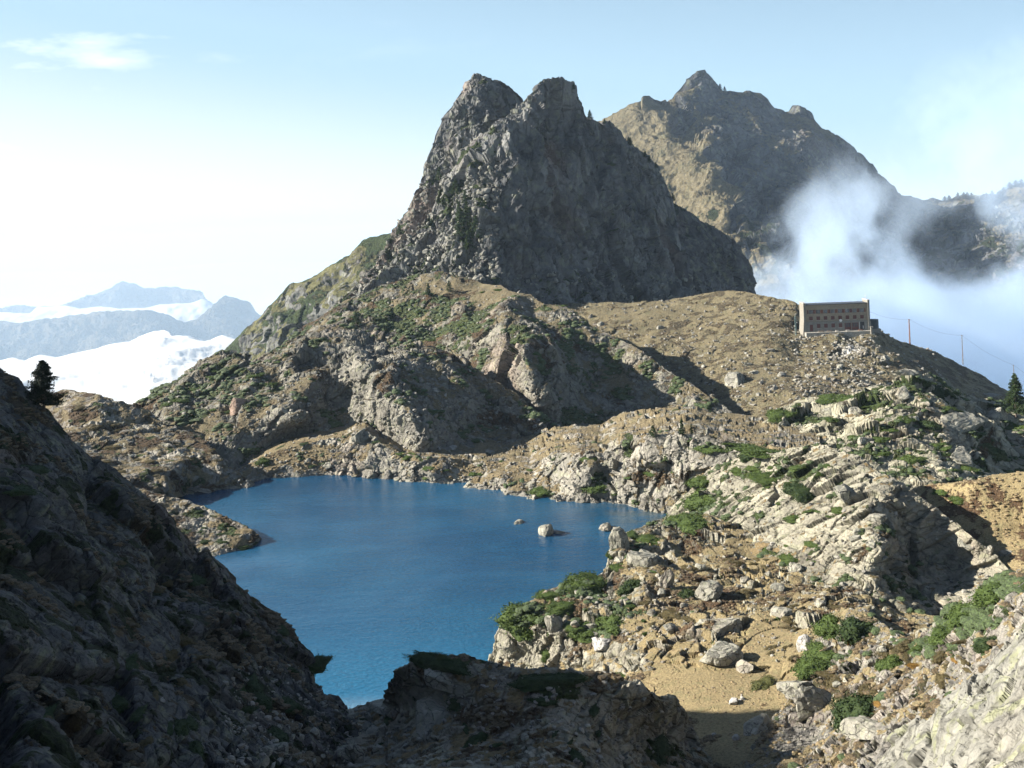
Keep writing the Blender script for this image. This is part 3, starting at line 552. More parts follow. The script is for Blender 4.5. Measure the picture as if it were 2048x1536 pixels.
# near shore, cliffs and meadow
def m_h(M, P, nz, UV):
    u, v = UV[:,0], UV[:,1]
    a = zz(P, 7, 5); b_ = zz(P, 2.6, 6); c = zz(P, 4, 8)
    M[:,0] = .36+.35*sstep(.7, .95, nz)+.6*b_; M[:,1] = -.12+.75*c; M[:,2] = .25+.75*a
    st = sstep(.68, .45, nz); M[:,0] -= st*.8; M[:,2] -= st*.6
    low = sstep(1.0, .2, P[:,2]); M[:,:3] -= low[:,None]*.8
sheet('meadow', [(960, 1345), (980, 1318), (986, 1295), (995, 1268), (1010, 1240), (1040, 1215), (1080, 1190), (1110, 1172), (1150, 1160), (1190, 1152), (1214, 1140), (1220, 1105), (1228, 1078), (1250, 1066), (1285, 1068), (1310, 1054), (1340, 1040), (1370, 1030), (1420, 1030), (1500, 1060), (1600, 1110), (1700, 1170), (1800, 1215), (1900, 1240), (2000, 1240), (2100, 1230)],
      [(960, 1420), (1100, 1440), (1250, 1480), (1400, 1640), (2100, 1640)],
      [(960, 1345, -2.), (980, 1322, 0.), (990, 1290, 3.), (1010, 1242, 8.), (1040, 1215, 10.), (1080, 1190, 11.), (1150, 1160, 12.), (1214, 1140, 11.), (1228, 1078, 15.), (1285, 1068, 14.), (1340, 1040, 14.), (1420, 1030, 14.), (1600, 1110, 12.), (1800, 1215, 11.), (2100, 1230, 13.),
       (1000, 1335, 0.5), (1040, 1325, 1.5), (1010, 1290, 4.5), (1060, 1270, 6.5), (1100, 1330, 4.), (1130, 1260, 10.), (1150, 1210, 11.), (1220, 1160, 11.), (1235, 1120, 13.), (1200, 1320, 8.), (1180, 1345, 6.), (1250, 1250, 12.), (1300, 1200, 13.), (1320, 1120, 13.5), (1400, 1200, 13.), (1330, 1300, 12.5), (1450, 1280, 14.), (1500, 1350, 14.5), (1300, 1380, 12.), (1450, 1450, 16.), (1550, 1400, 16.), (1400, 1620, 19.), (1600, 1300, 16.), (1600, 1220, 14.), (1720, 1250, 17.), (1620, 1500, 20.), (1800, 1300, 16.), (2000, 1300, 14.), (2100, 1600, 22.), (1120, 1400, 5.)],
      M_mead, 1.3, 1.2, back=(14, 14), disp=[('facet', 1.2, 8, None, 153), ('facet', .8, 3.4, None, 154), ('fbm', .35, 4, None, 158), ('facet', .28, 1.5, None, 155), ('fbm', .12, .7, None, 157)], mask=m_h, kind_name='meadow', soft=.6,
      paint=[(1440, 1440, 200, 130, 0, 1.2), (1450, 1370, 150, 50, 2, -.8), (1450, 1370, 170, 60, 1, -.5), (1540, 1290, 70, 50, 0, .9), (1540, 1290, 60, 40, 2, -.7), (1050, 1230, 70, 28, 1, 1.0), (1150, 1180, 50, 20, 1, .7), (1230, 1220, 80, 40, 1, .6), (1180, 1270, 50, 25, 1, .35), (1260, 1110, 50, 30, 1, .5), (1360, 1040, 45, 18, 1, .9), (1400, 1190, 90, 40, 2, .35), (1500, 1140, 70, 50, 0, .3), (1060, 1300, 60, 30, 0, -.9), (1060, 1300, 60, 30, 2, -.9), (1230, 1310, 60, 25, 2, -.6), (1250, 1310, 50, 20, 0, -.3), (1400, 1130, 90, 35, 3, .15)])

# dark knoll in the foreground
def m_i(M, P, nz, UV):
    u, v = UV[:,0], UV[:,1]
    a = zz(P, 5, 5); b_ = zz(P, 2.2, 6); c = zz(P, 3.5, 8)
    M[:,0] = .12+.3*sstep(.7, .95, nz)+.6*b_; M[:,1] = -.12+.7*c; M[:,2] = .15+.75*a
    M[:,0] -= sstep(.7, .45, nz)*.7
SI = strata(-30, 20, .4, 1, 1.2)
sheet('knoll', [(600, 1460), (660, 1432), (700, 1414), (730, 1410), (760, 1412), (770, 1398), (776, 1368), (790, 1345), (808, 1328), (835, 1316), (880, 1308), (930, 1310), (965, 1320), (1000, 1330), (1050, 1336), (1090, 1334), (1120, 1338), (1160, 1343), (1200, 1346), (1245, 1350), (1275, 1362), (1310, 1386), (1340, 1400), (1365, 1420), (1380, 1442), (1388, 1462), (1400, 1490), (1425, 1530), (1470, 1580), (1560, 1640), (1700, 1700)],
      [(600, 1900), (1700, 1900)],
      [(600, 1460, 22.), (700, 1414, 20.), (760, 1412, 21.), (772, 1385, 25.), (800, 1335, 33.), (880, 1308, 36.), (960, 1320, 35.), (1050, 1336, 35.), (1150, 1343, 35.), (1245, 1350, 34.), (1310, 1386, 31.), (1380, 1442, 21.5), (1400, 1490, 19.5), (1470, 1580, 20.), (1700, 1700, 27.),
       (790, 1400, 25.), (850, 1370, 32.), (900, 1420, 31.), (1000, 1400, 34.), (1100, 1380, 35.), (1200, 1400, 33.), (1300, 1440, 26.5), (1200, 1470, 31.), (1350, 1500, 21.5), (1000, 1480, 32.), (800, 1480, 27.), (700, 1480, 25.), (1280, 1520, 26.), (1100, 1540, 34.), (700, 1560, 31.), (900, 1620, 38.), (1300, 1640, 33.), (600, 1700, 42.), (1100, 1800, 47.), (1600, 1800, 40.), (640, 1880, 50.)],
      M_slab, 1.3, 1.3, back=(14, 16), disp=[('facet', .45, 7, SI, 163), ('facet', .55, 2.8, SI, 164), ('facet', .3, 1.2, None, 165), ('fbm', .1, .5, None, 167)], mask=m_i, kind_name='dark_knoll', soft=.7,
      paint=[(880, 1325, 80, 20, 1, 1.2), (1110, 1370, 80, 28, 1, 1.2), (1000, 1430, 90, 30, 2, .5), (1230, 1430, 100, 50, 2, -.6), (1230, 1430, 100, 50, 0, -.5), (650, 1500, 90, 60, 0, -.3), (1320, 1500, 60, 25, 1, .7)])

# heath slope on the right
def m_m(M, P, nz, UV):
    a = zz(P, 5, 5); b_ = zz(P, 1.8, 6); c = zz(P, 3, 8)
    M[:,0] = .62+.6*b_; M[:,1] = -.02+.7*c; M[:,2] = .27+.85*a
    st = sstep(.7, .45, nz); M[:,0] -= st*.7; M[:,2] -= st*.5
sheet('slope', [(1440, 1560), (1490, 1520), (1520, 1480), (1545, 1440), (1575, 1400), (1600, 1340), (1625, 1280), (1650, 1235), (1690, 1215), (1740, 1225), (1780, 1260), (1830, 1282), (1850, 1268), (1870, 1248), (1905, 1215), (1945, 1192), (1990, 1160), (2048, 1134), (2200, 1050), (2500, 900)],
      [(1440, 1800), (2500, 1800)],
      [(1440, 1560, 20.), (1520, 1480, 21.), (1575, 1400, 21.), (1600, 1340, 21.), (1650, 1235, 24.), (1700, 1218, 27.), (1780, 1260, 28.), (1840, 1278, 30.), (1870, 1248, 34.), (1945, 1192, 42.), (2048, 1134, 50.), (2200, 1050, 58.), (2500, 900, 66.),
       (1640, 1330, 22.), (1700, 1290, 25.), (1700, 1380, 25.), (1600, 1470, 22.), (1650, 1500, 25.), (1760, 1360, 29.), (1760, 1450, 33.), (1850, 1380, 37.), (1900, 1300, 40.), (1980, 1260, 48.), (1700, 1560, 33.), (1850, 1480, 44.), (1980, 1400, 54.), (2100, 1250, 58.), (1900, 1600, 56.), (2200, 1500, 66.), (1500, 1700, 32.), (2300, 1200, 66.), (2000, 1780, 68.)],
      M_near, 1.3, 1.3, back=(12, 14), disp=[('facet', .7, 5, None, 173), ('facet', .5, 2.2, None, 174), ('fbm', .3, 2.5, None, 178), ('facet', .22, 1, None, 175), ('fbm', .07, .45, None, 177)], mask=m_m, kind_name='heath_slope', soft=.5,
      paint=[(1940, 1240, 70, 35, 1, .9), (1850, 1300, 50, 25, 1, .7), (2020, 1170, 60, 25, 1, .9), (1640, 1320, 40, 40, 1, .5), (1800, 1400, 120, 40, 2, .35), (1850, 1430, 80, 25, 0, .4), (1600, 1460, 50, 40, 2, -.6), (1600, 1460, 50, 40, 0, -.7)])

# lichen-covered slab near the camera
def m_l(M, P, nz, UV):
    b_ = zz(P, 1.6, 6); M[:,0] = -.35+.6*b_; M[:,1] = -.6; M[:,2] = -.5
SLB = strata(30, 30, .5, .5, 1)
sheet('near_rock', [(1690, 1640), (1740, 1570), (1764, 1529), (1773, 1498), (1786, 1470), (1815, 1455), (1845, 1440), (1868, 1430), (1900, 1398), (1930, 1366), (1957, 1342), (2000, 1300), (2048, 1250), (2200, 1110), (2600, 900)],
      [(1690, 2300), (2600, 2300)],
      [(1690, 1640, 66.), (1764, 1529, 68.), (1786, 1470, 69.), (1868, 1430, 71.), (1957, 1342, 73.), (2048, 1250, 75.), (2200, 1110, 79.), (2600, 900, 84.), (1850, 1500, 71.), (1900, 1450, 73.), (1960, 1420, 75.), (2048, 1350, 76.5), (1900, 1536, 74.), (2000, 1500, 76.5), (1980, 1440, 75.6), (2048, 1536, 78.), (1850, 1700, 76.), (2200, 1500, 81.), (1700, 2000, 82.), (2300, 2100, 85.)],
      M_boul, 1.6, 1.6, back=(5, 9), disp=[('facet', .45, 3.6, SLB, 183), ('facet', .22, 1.3, SLB, 184), ('fbm', .12, 1.1, None, 185), ('facet', .07, .45, None, 186), ('fbm', .02, .12, None, 187)], mask=m_l, kind_name='near_slab', soft=.3)

# steep dark slope on the left, rising out of the picture; unseen crest shaped to shade the foreground
def m_j(M, P, nz, UV):
    a = zz(P, 7, 5); b_ = zz(P, 2.4, 6); c = zz(P, 4.5, 8)
    M[:,0] = .12+.65*b_; M[:,1] = .24+.95*c; M[:,2] = .26+.85*a
    st = sstep(.6, .4, nz); M[:,0] -= st*.4; M[:,2] -= st*.3
SJ = strata(-42, 8, .28, .8, 1.5)
sheet('slope', [(-2600, 100), (-1200, 540), (-668, 530), (-400, 625), (-150, 672), (0, 733), (20, 745), (40, 758), (60, 790), (80, 812), (100, 826), (130, 860), (170, 898), (220, 930), (260, 962), (300, 1000), (340, 1040), (385, 1082), (420, 1112), (445, 1132), (480, 1172), (500, 1188), (530, 1210), (560, 1232), (585, 1262), (600, 1290), (618, 1312), (625, 1332), (632, 1358), (650, 1374), (680, 1385), (695, 1400), (702, 1415), (715, 1450)],
      [(-2600, 1900), (715, 1900)],
      [(-2600, 100, 55), (-1200, 540, 95), (-668, 530, 128), (-400, 625, 136), (-150, 672, 144), (0, 733, 152), (100, 826, 156), (200, 915, 160), (300, 1000, 163), (385, 1082, 165), (445, 1132, 166), (530, 1210, 166), (600, 1290, 162), (632, 1358, 155), (702, 1415, 142), (715, 1450, 136),
       (0, 900, 126), (0, 1000, 110), (0, 1150, 90), (0, 1300, 75), (0, 1536, 58), (150, 1100, 116), (200, 1300, 92), (200, 1536, 70), (350, 1250, 118), (400, 1400, 100), (450, 1536, 85), (500, 1330, 128), (600, 1450, 116), (620, 1536, 105), (-300, 900, 102), (-300, 1300, 62), (-800, 900, 74), (-800, 650, 95), (-1500, 750, 62), (-2600, 600, 42), (-1500, 1500, 32), (-2600, 1800, 20), (-300, 1800, 42), (300, 1850, 52), (700, 1850, 68)],
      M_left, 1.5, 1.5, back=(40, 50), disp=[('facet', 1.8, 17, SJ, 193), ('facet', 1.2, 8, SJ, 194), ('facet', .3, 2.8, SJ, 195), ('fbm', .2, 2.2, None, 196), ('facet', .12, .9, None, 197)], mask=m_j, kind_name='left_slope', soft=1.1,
      paint=[(560, 1240, 60, 40, 2, .4), (280, 1050, 60, 60, 2, .5), (60, 1100, 60, 40, 1, .4)])

# ------------------------------------------------------------------ lake, ground sheet
def water_mat():
    m, t = mat_new('lake_water'); b = NB(t); P = b.n('ShaderNodeNewGeometry').outputs['Position']
    n1 = b.noise(P, 1.1, 4, .6); n2 = b.noise(b.mapping(P, (.5, .9, 1)), .5, 3, .55); n3 = b.noise(P, .02, 3, .5)
    h = b.math('ADD', b.math('MULTIPLY', n1, .9), n2); h = b.math('MULTIPLY', h, b.rng(b.noise(P, .03, 3, .6), .3, .65, .45, 1.3))
    bp = b.n('ShaderNodeBump'); bp.inputs['Distance'].default_value = .16; bp.inputs['Strength'].default_value = 1; b.l(h, bp.inputs['Height'])
    c = b.mix(b.rng(n3, .35, .65), (.009, .053, .115), (.013, .072, .142))
    sy = b.n('ShaderNodeSeparateXYZ'); b.l(P, sy.inputs[0])
    c = b.mix(b.rng(sy.outputs[1], 250, 180), c, (.016, .115, .22))  # sky reflection painted in as lighter water at the near end
    c = b.mix(1.0, c, b.mix(b.rng(b.noise(b.mapping(P, (.8, 1.3, 1)), 1.3, 3, .7), .36, .64), (.78, .80, .82), (1.25, 1.2, 1.16)), 'MULTIPLY')  # ripple glints put into the colour as light and dark speckle
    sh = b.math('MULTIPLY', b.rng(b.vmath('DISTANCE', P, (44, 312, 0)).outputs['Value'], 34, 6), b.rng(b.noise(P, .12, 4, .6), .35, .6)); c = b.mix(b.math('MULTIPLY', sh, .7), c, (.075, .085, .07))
    pt = b.noise(b.mapping(P, (.4, 1.6, 1)), .06, 5, .65); c = b.mix(b.math('MULTIPLY', b.rng(pt, .45, .7), .35), c, (.02, .10, .19))  # ripple sheen painted as lighter streaks
    c = b.mix(b.rng(sy.outputs[1], 196, 184), c, (.15, .26, .36))
    bs = b.n('ShaderNodeBsdfPrincipled'); b.l(c, bs.inputs['Base Color']); bs.inputs['Roughness'].default_value = .09; bs.inputs['IOR'].default_value = 1.33
    b.l(bp.outputs[0], bs.inputs['Normal']); b.out(bs.outputs[0]); return m
me = mesh_np('lake', np.array([(-260, 150, 0), (14, 150, 0), (72, 384, 0), (-260, 384, 0)], f32), [(0, 1, 2, 3)], water_mat())
tag(link('lake', me), kind='structure')
gx = np.linspace(-1, 1, 61); gx = np.sign(gx)*np.abs(gx)**2.2*70000; gy = np.linspace(0, 1, 61)**2.4*80000-400
GX, GY = np.meshgrid(gx, gy); GZ = np.full(GX.shape, -6.0); rr = np.hypot(GX, GY-300); GZ -= sstep(380, 1100, rr)*2500; GZ[(np.abs(GX) < 60) & (GY < 0)] = 60
gi = np.arange(GX.size).reshape(GX.shape)
me = mesh_np('ground', np.stack([GX, GY, GZ], 2).reshape(-1, 3), np.stack([gi[:-1,:-1], gi[:-1,1:], gi[1:,1:], gi[1:,:-1]], 2).reshape(-1, 4), simple_mat('valley_ground', (.09, .1, .05), nscale=.01))
tag(link('ground', me), kind='structure')

# ------------------------------------------------------------------ clouds, mist, haze
def cloud_mat():
    m, t = mat_new('cloud_white'); b = NB(t); P = b.n('ShaderNodeNewGeometry').outputs['Position']
    bs = b.n('ShaderNodeBsdfDiffuse'); bs.inputs[0].default_value = (.96, .96, .96, 1)
    tr = b.n('ShaderNodeBsdfTranslucent'); tr.inputs[0].default_value = (.96, .96, .96, 1); mx = b.n('ShaderNodeMixShader'); mx.inputs[0].default_value = .35
    b.l(bs.outputs[0], mx.inputs[1]); b.l(tr.outputs[0], mx.inputs[2]); b.out(mx.outputs[0]); return m
M_cloud = cloud_mat()
def cloud(crest, bottom, ctrl, disp, back, lab):
    o = sheet('cloud_sea', crest, bottom, ctrl, M_cloud, 2, 2, back=back, disp=disp, kind_name='cloud', far=1.6)
    o['kind'] = 'stuff'; o['label'] = lab; o['category'] = 'cloud'
    for p in (ALLP, ALLN, ALLM, ALLID): p.pop()
    o.data.polygons.foreach_set('use_smooth', np.ones(len(o.data.polygons), bool))
cloud([(-900, 790), (-200, 735), (0, 722), (24, 716), (50, 722), (79, 711), (113, 716), (147, 708), (191, 701), (219, 693), (260, 687), (284, 674), (308, 663), (328, 660), (345, 672), (376, 674), (410, 684), (444, 670), (458, 674), (520, 690), (700, 700)],
      [(-900, 960), (700, 960)], [(-900, 790, 5200), (0, 722, 5200), (284, 674, 5400), (328, 660, 5400), (444, 670, 5200), (700, 700, 5000), (0, 800, 3600), (300, 760, 3700), (600, 760, 3700), (300, 950, 2300), (-500, 950, 2300), (600, 950, 2300)],
      [('fbm', 55, 900, None, 203), ('fbm', 24, 260, None, 204), ('fbm', 5, 110, None, 205)], (3000, 500), 'thick white sea of cloud filling the valley below the blue ranges')
cloud([(-900, 650), (0, 626), (60, 628), (75, 614), (130, 612), (160, 618), (200, 614), (240, 617), (290, 616), (320, 609), (380, 605), (405, 599), (420, 604), (435, 614), (445, 627), (470, 660), (700, 720)],
      [(-900, 760), (700, 760)], [(-900, 650, 13000), (0, 626, 13000), (130, 612, 13200), (405, 599, 13300), (700, 720, 13000), (0, 700, 11800), (400, 700, 11800), (700, 760, 11500)],
      [('fbm', 60, 900, None, 213), ('fbm', 25, 300, None, 214)], (1500, 500), 'white cloud band lying between the two blue ranges')
gx = np.linspace(-1, 1, 161)*60000; gy = np.linspace(0, 1, 121)**1.3*55000+27500
GX, GY = np.meshgrid(gx, gy); Q = np.stack([GX.ravel()/9000, GY.ravel()/9000, GX.ravel()*0], 1)
GZ = -2180 + 220*fbm(Q, 5, 301).reshape(GX.shape); gi = np.arange(GX.size).reshape(GX.shape)
me = mesh_np('cloud_sea', np.stack([GX, GY, GZ], 2).reshape(-1, 3), np.stack([gi[:-1,:-1], gi[:-1,1:], gi[1:,1:], gi[1:,:-1]], 2).reshape(-1, 4), M_cloud, True)
tag(link('cloud_sea', me), 'white cloud layer reaching the horizon behind the far blue peak', 'cloud', kind='stuff')

def box_mesh(name, lo, hi, mat):
    x0, y0, z0 = lo; x1, y1, z1 = hi
    v = [(x0,y0,z0),(x1,y0,z0),(x1,y1,z0),(x0,y1,z0),(x0,y0,z1),(x1,y0,z1),(x1,y1,z1),(x0,y1,z1)]
    return mesh_np(name, np.array(v, f32), [(0,3,2,1),(4,5,6,7),(0,1,5,4),(1,2,6,5),(2,3,7,6),(3,0,4,7)], mat)
def haze_mat():
    m, t = mat_new('haze_air'); b = NB(t)
    v = b.n('ShaderNodeVolumePrincipled'); v.inputs['Color'].default_value = (.60, .78, 1.0, 1); v.inputs['Density'].default_value = 3.6e-5
    v.inputs['Anisotropy'].default_value = 0.0
    o = b.n('ShaderNodeOutputMaterial'); b.l(v.outputs[0], o.inputs['Volume']); return m
hz = link('haze', box_mesh('haze', (-65000, -1500, -2700), (65000, 84000, 520), haze_mat())); hz['kind'] = 'stuff'; hz['label'] = 'blue summer haze softening the far ranges'; hz['category'] = 'haze'
def mist_mat():
    m, t = mat_new('mist_air'); b = NB(t); P = b.n('ShaderNodeNewGeometry').outputs['Position']
    s = b.n('ShaderNodeSeparateXYZ'); b.l(P, s.inputs[0]); x, y, z = s.outputs
    wn = b.n('ShaderNodeTexNoise'); b.l(P, wn.inputs['Vector']); wn.inputs['Scale'].default_value = .006; wn.inputs['Detail'].default_value = 2
    wv = b.vmath('SUBTRACT', wn.outputs['Color'], (.5, .5, .5)); ws = b.vmath('SCALE', wv.outputs[0]); ws.inputs['Scale'].default_value = 130
    Q = b.vmath('ADD', P, ws.outputs[0]).outputs[0]
    n = b.noise(b.mapping(Q, (1, .5, .75), (0, R(35), 0)), .0125, 7, .62)
    # height of the upper edge of the bank grows to the right
    top = b.math('ADD', b.math('MULTIPLY', b.math('SUBTRACT', x, 235), .98), -6)
    under = b.math('DIVIDE', b.math('SUBTRACT', top, z), 95)            # 0 at the edge, 1 well inside
    inside = b.rng(under, -.5, .9)
    left = b.rng(x, 215, 330)
    low = b.rng(z, 60, -40)                                              # denser in the valley
    thr = b.math('SUBTRACT', .62, b.math('MULTIPLY', low, .24))
    thr = b.math('ADD', thr, b.math('MULTIPLY', b.rng(b.vmath('DISTANCE', b.mapping(P, (1, .25, 1)), (560, 300, 40)).outputs['Value'], 130, 30), .14))
    thr = b.math('SUBTRACT', thr, b.math('MULTIPLY', b.rng(b.vmath('DISTANCE', b.mapping(P, (1, .25, 1)), (385, 270, 75)).outputs['Value'], 110, 20), .22))
    thr = b.math('SUBTRACT', thr, b.math('MULTIPLY', b.math('MULTIPLY', b.rng(x, 470, 640), b.rng(z, 30, 85)), .17))
    d = b.math('MULTIPLY', b.rng(b.math('SUBTRACT', n, thr), -.04, .10), b.math('MULTIPLY', inside, left))
    ed = b.math('MULTIPLY', b.rng(y, 985, 1060), b.rng(y, 1480, 1330)); d = b.math('MULTIPLY', d, ed)
    ed = b.math('MULTIPLY', b.rng(z, 325, 250), b.rng(x, 1080, 980)); d = b.math('MULTIPLY', d, ed)
    d = b.math('MULTIPLY', d, b.rng(z, 120, 215, 1.0, .35))
    d = b.math('MULTIPLY', d, .007)
    v = b.n('ShaderNodeVolumePrincipled'); v.inputs['Color'].default_value = (.72, .85, 1.0, 1); b.l(d, v.inputs['Density']); v.inputs['Anisotropy'].default_value = .1
    o = b.n('ShaderNodeOutputMaterial'); b.l(v.outputs[0], o.inputs['Volume'])
    m.cycles.volume_step_rate = .3; return m
MIST = box_mesh('mist', (205, 980, -190), (1100, 1490, 330), mist_mat())
tag(link('mist', MIST), 'pale drifting mist rising behind the hotel ridge', 'mist', kind='stuff')

# ------------------------------------------------------------------ where things stand: nearest terrain point per picture cell
P_all = np.concatenate(ALLP); N_all = np.concatenate(ALLN); M_all = np.concatenate(ALLM); I_all = np.concatenate(ALLID)
PU, PV = project(P_all)
CW = 4; NX = 2048//CW; NY = 1536//CW
ok = (PU >= 0) & (PU < 2048) & (PV >= 0) & (PV < 1536) & (P_all[:,1] > 5)
ci = np.full(len(PU), -1); ci[ok] = (PV[ok]//CW).astype(int)*NX+(PU[ok]//CW).astype(int)
sel = np.where(ok)[0]; order = sel[np.argsort(-P_all[sel,1], kind='stable')]
NEAR = np.full(NX*NY, -1); NEAR[ci[order]] = order
def pick(u, v):
    """terrain vertex seen at photo position (u, v)"""
    cu, cv = int(u//CW), int(v//CW)
    best = -1; bd = 1e9
    for dv in range(-2, 3):
        for du in range(-2, 3):
            a, c = cu+du, cv+dv
            if 0 <= a < NX and 0 <= c < NY:
                i = NEAR[c*NX+a]
                if i >= 0:
                    w = math.hypot(PU[i]-u, PV[i]-v)
                    if w < bd: bd = w; best = i
    return best
def spot(u, v):
    i = pick(u, v); return P_all[i].astype(float), N_all[i].astype(float), IDS[I_all[i]], M_all[i]
print('pick map %.1fs' % (time.time()-T0))

LAND = [(1670, 630, 'the hotel'), (1812, 745, 'the dark flat slab'), (1925, 868, 'the largest knoll boulder'), (1695, 1000, 'the perched dark block'), (1475, 772, 'the split boulder'), (1442, 1268, 'the long rounded rock'),
        (1442, 1330, 'the rounded meadow boulder'), (1614, 1300, 'the white egg boulder'), (1728, 1435, 'the big round bush'), (1332, 1175, 'the upright pointed boulder'), (1065, 1240, 'the largest cliff juniper'),
        (1095, 1056, 'the rounded lake rock'), (718, 875, 'the pale pointed outcrop'), (475, 820, 'the pinkish boulder'), (880, 1322, 'the dark knoll crown'), (860, 1450, 'the rounded hollow boulder'), (90, 760, 'the lone left pine'),
        (480, 1090, 'the headland tip'), (500, 965, 'the upper left point'), (1362, 855, 'the little firs'), (960, 575, 'the path saddle'), (690, 655, 'the far hill top'), (2030, 790, 'the right edge pine'), (1960, 1200, 'the long juniper band'),
        (1120, 610, 'the twin peak foot'), (1528, 1370, 'the meadow edge bush'), (1290, 1132, 'the smooth domed boulder'), (430, 1120, 'the shaded slope edge'), (1380, 1450, 'the dark knoll tail'), (1600, 890, 'the whaleback top'), (1170, 960, 'the waterline bush'),
        (325, 1405, 'the small white stone'), (1300, 700, 'the shadow edge of the green slope'), (850, 700, 'the shaded cliff top'), (230, 1150, 'the middle of the dark slope')]
SCAT = {}
SHORT = {'boulders strewn on the hotel slope': 'grey boulder in dry grass', 'boulders in the gully under the hotel': 'lichen boulder in the gully rubble', 'blocks on the green slope': 'grey block on green slope', 'blocks above the far shore': 'pale block in dry grass',
 'blocks on the far shore outcrops': 'granite block on the shore', 'blocks on the sunlit knoll': 'pale granite knoll block', 'blocks on the whaleback ridge': 'whaleback granite block', 'blocks in the heath above the meadow': 'pale block in brown heath',
 'blocks between the shore junipers': 'pale block between junipers', 'stones lying on the meadow': 'white stone on dry meadow', 'blocks in the right heath slope': 'half buried grey block', 'boulder field in the shade': 'shaded block', 'blocks on the dark knoll': 'shaded knoll block',
 'junipers on the left end of the far hill': 'juniper cushion on the hill', 'junipers on the green slope': 'juniper cushion on green slope', 'bushes above the far shore': 'olive bush in dry grass', 'junipers on the far shore': 'juniper mat on shore rock', 'bushes on the left hill': 'brown green heath bush',
 'bushes on the headland': 'olive headland bush', 'junipers between the knoll blocks': 'knoll juniper cushion', 'junipers on the whaleback': 'whaleback juniper cushion', 'junipers above the shore cliff': 'green cliff top juniper', 'heath bushes above the meadow': 'brown heath bush',
 'heath bushes at the meadow edge': 'low brown meadow bush', 'heath bushes on the right slope': 'brown slope heath bush', 'rusty bushes on the right slope': 'rusty orange bush', 'junipers on the shaded slope': 'dark shaded juniper', 'heath on the shaded slope': 'dark brown shaded heath bush', 'bushes in the shaded hollow': 'dark bush in the hollow'}
ORD = ['nearest', 'second', 'third', 'fourth', 'fifth', 'sixth', 'seventh', 'eighth', 'ninth', 'tenth', 'eleventh', 'twelfth', 'thirteenth', 'fourteenth', 'fifteenth', 'sixteenth', 'seventeenth', 'eighteenth', 'nineteenth', 'twentieth']
def scatter_label(o, u, v, base):
    k = min(range(len(LAND)), key=lambda i: math.hypot(LAND[i][0]-u, (LAND[i][1]-v)*1.2)); du, dv = u-LAND[k][0], v-LAND[k][1]
    side = ('right of' if du > 0 else 'left of') if abs(du) > abs(dv)*1.2 else ('below' if dv > 0 else 'above')
    SCAT.setdefault((base, k, side), []).append((math.hypot(du, dv), o))
def finish_labels():
    for (base, k, side), L in SCAT.items():
        L.sort(key=lambda q: q[0])
        for i, (_, o) in enumerate(L):
            o['label'] = ('%s %s %s' % (base, side, LAND[k][2])) if len(L) == 1 else '%s %s %s %s' % (ORD[min(i, 19)], base, side, LAND[k][2])
# ------------------------------------------------------------------ boulders
def ico(sub):
    bm = bmesh.new(); bmesh.ops.create_icosphere(bm, subdivisions=sub, radius=1); bm.verts.ensure_lookup_table()
    v = np.array([x.co[:] for x in bm.verts]); f = np.array([[y.index for y in x.verts] for x in bm.faces]); bm.free(); return v, f
ICO = {k: ico(k) for k in (1, 2, 3, 4)}
def rock_shape(seed, sub=4, cuts=9, flat=.75, rough=.05, box=.35):
    r_ = np.random.default_rng(seed); v, f = ICO[sub]; v = v.copy()
    v = np.sign(v)*np.abs(v)**(1-box)       # a bit boxy
    for _ in range(cuts):
        n = r_.normal(size=3); n /= np.linalg.norm(n); c = r_.uniform(.5, .8)
        d = v@n - c; v -= np.outer(np.maximum(d, 0)*.93, n)
    v *= np.array([r_.uniform(.85, 1.25), r_.uniform(.7, 1.05), flat*r_.uniform(.8, 1.1)])
    nrm = v/np.linalg.norm(v, axis=1, keepdims=True)
    v = v + nrm*(rough*fbm((v*2.1+seed).astype(f32), 4, seed)*1.6)[:,None]
    if sub >= 3: v = v + nrm*(.05*facet((v*2.6+seed).astype(f32), seed, 1.2, .4, .5))[:,None]
    return v, f
M_bd = rock_mat('boulder_rock', .55, rock=(.45, .43, .36), rock2=(.32, .31, .26), lich=(.40, .43, .25), bump=.7, crackdark=.75)
M_bw = rock_mat('pale_boulder_rock', .4, rock=(.62, .6, .56), rock2=(.5, .48, .45), lich=(.5, .5, .4), bump=.6, crackdark=.8)
M_bf = rock_mat('distant_boulder_rock', 1.3, rock=(.44, .42, .36), rock2=(.32, .31, .27), bump=.7, crackdark=.8)
BM = {}
def bmesh_for(k, mat, sub=4, **kw):
    key = (k, mat.name, sub, tuple(sorted(kw.items())))
    if key not in BM:
        v, f = rock_shape(1000+k, sub, **kw); BM[key] = mesh_np('boulder', v, f, mat)
    return BM[key]
def boulder(u, v, wpx, label, group=None, mat=None, hpx=None, k=None, yaw=None, tilt=0.0, sink=.3, cat='boulder', name='boulder', sub=4, **kw):
    p, n, idn, _ = spot(u, v); d = p[1]; w = wpx*d/F/2
    mat = mat or M_bd; k = random.randrange(14) if k is None else k
    o = link(name, bmesh_for(k, mat, sub, **kw)); hz_ = (hpx*d/F/2/.75) if hpx else w*random.uniform(.8, 1.15)
    o.location = (p[0], p[1]+w*.4, p[2]+hz_*.75*(1-2*sink)*.5)
    o.scale = (w, w*random.uniform(.8, 1.1), hz_)
    o.rotation_euler = (tilt+random.uniform(-.15, .15), random.uniform(-.2, .2), random.uniform(0, 6.28) if yaw is None else yaw)
    tag(o, label, cat, group); return o
B_ = boulder
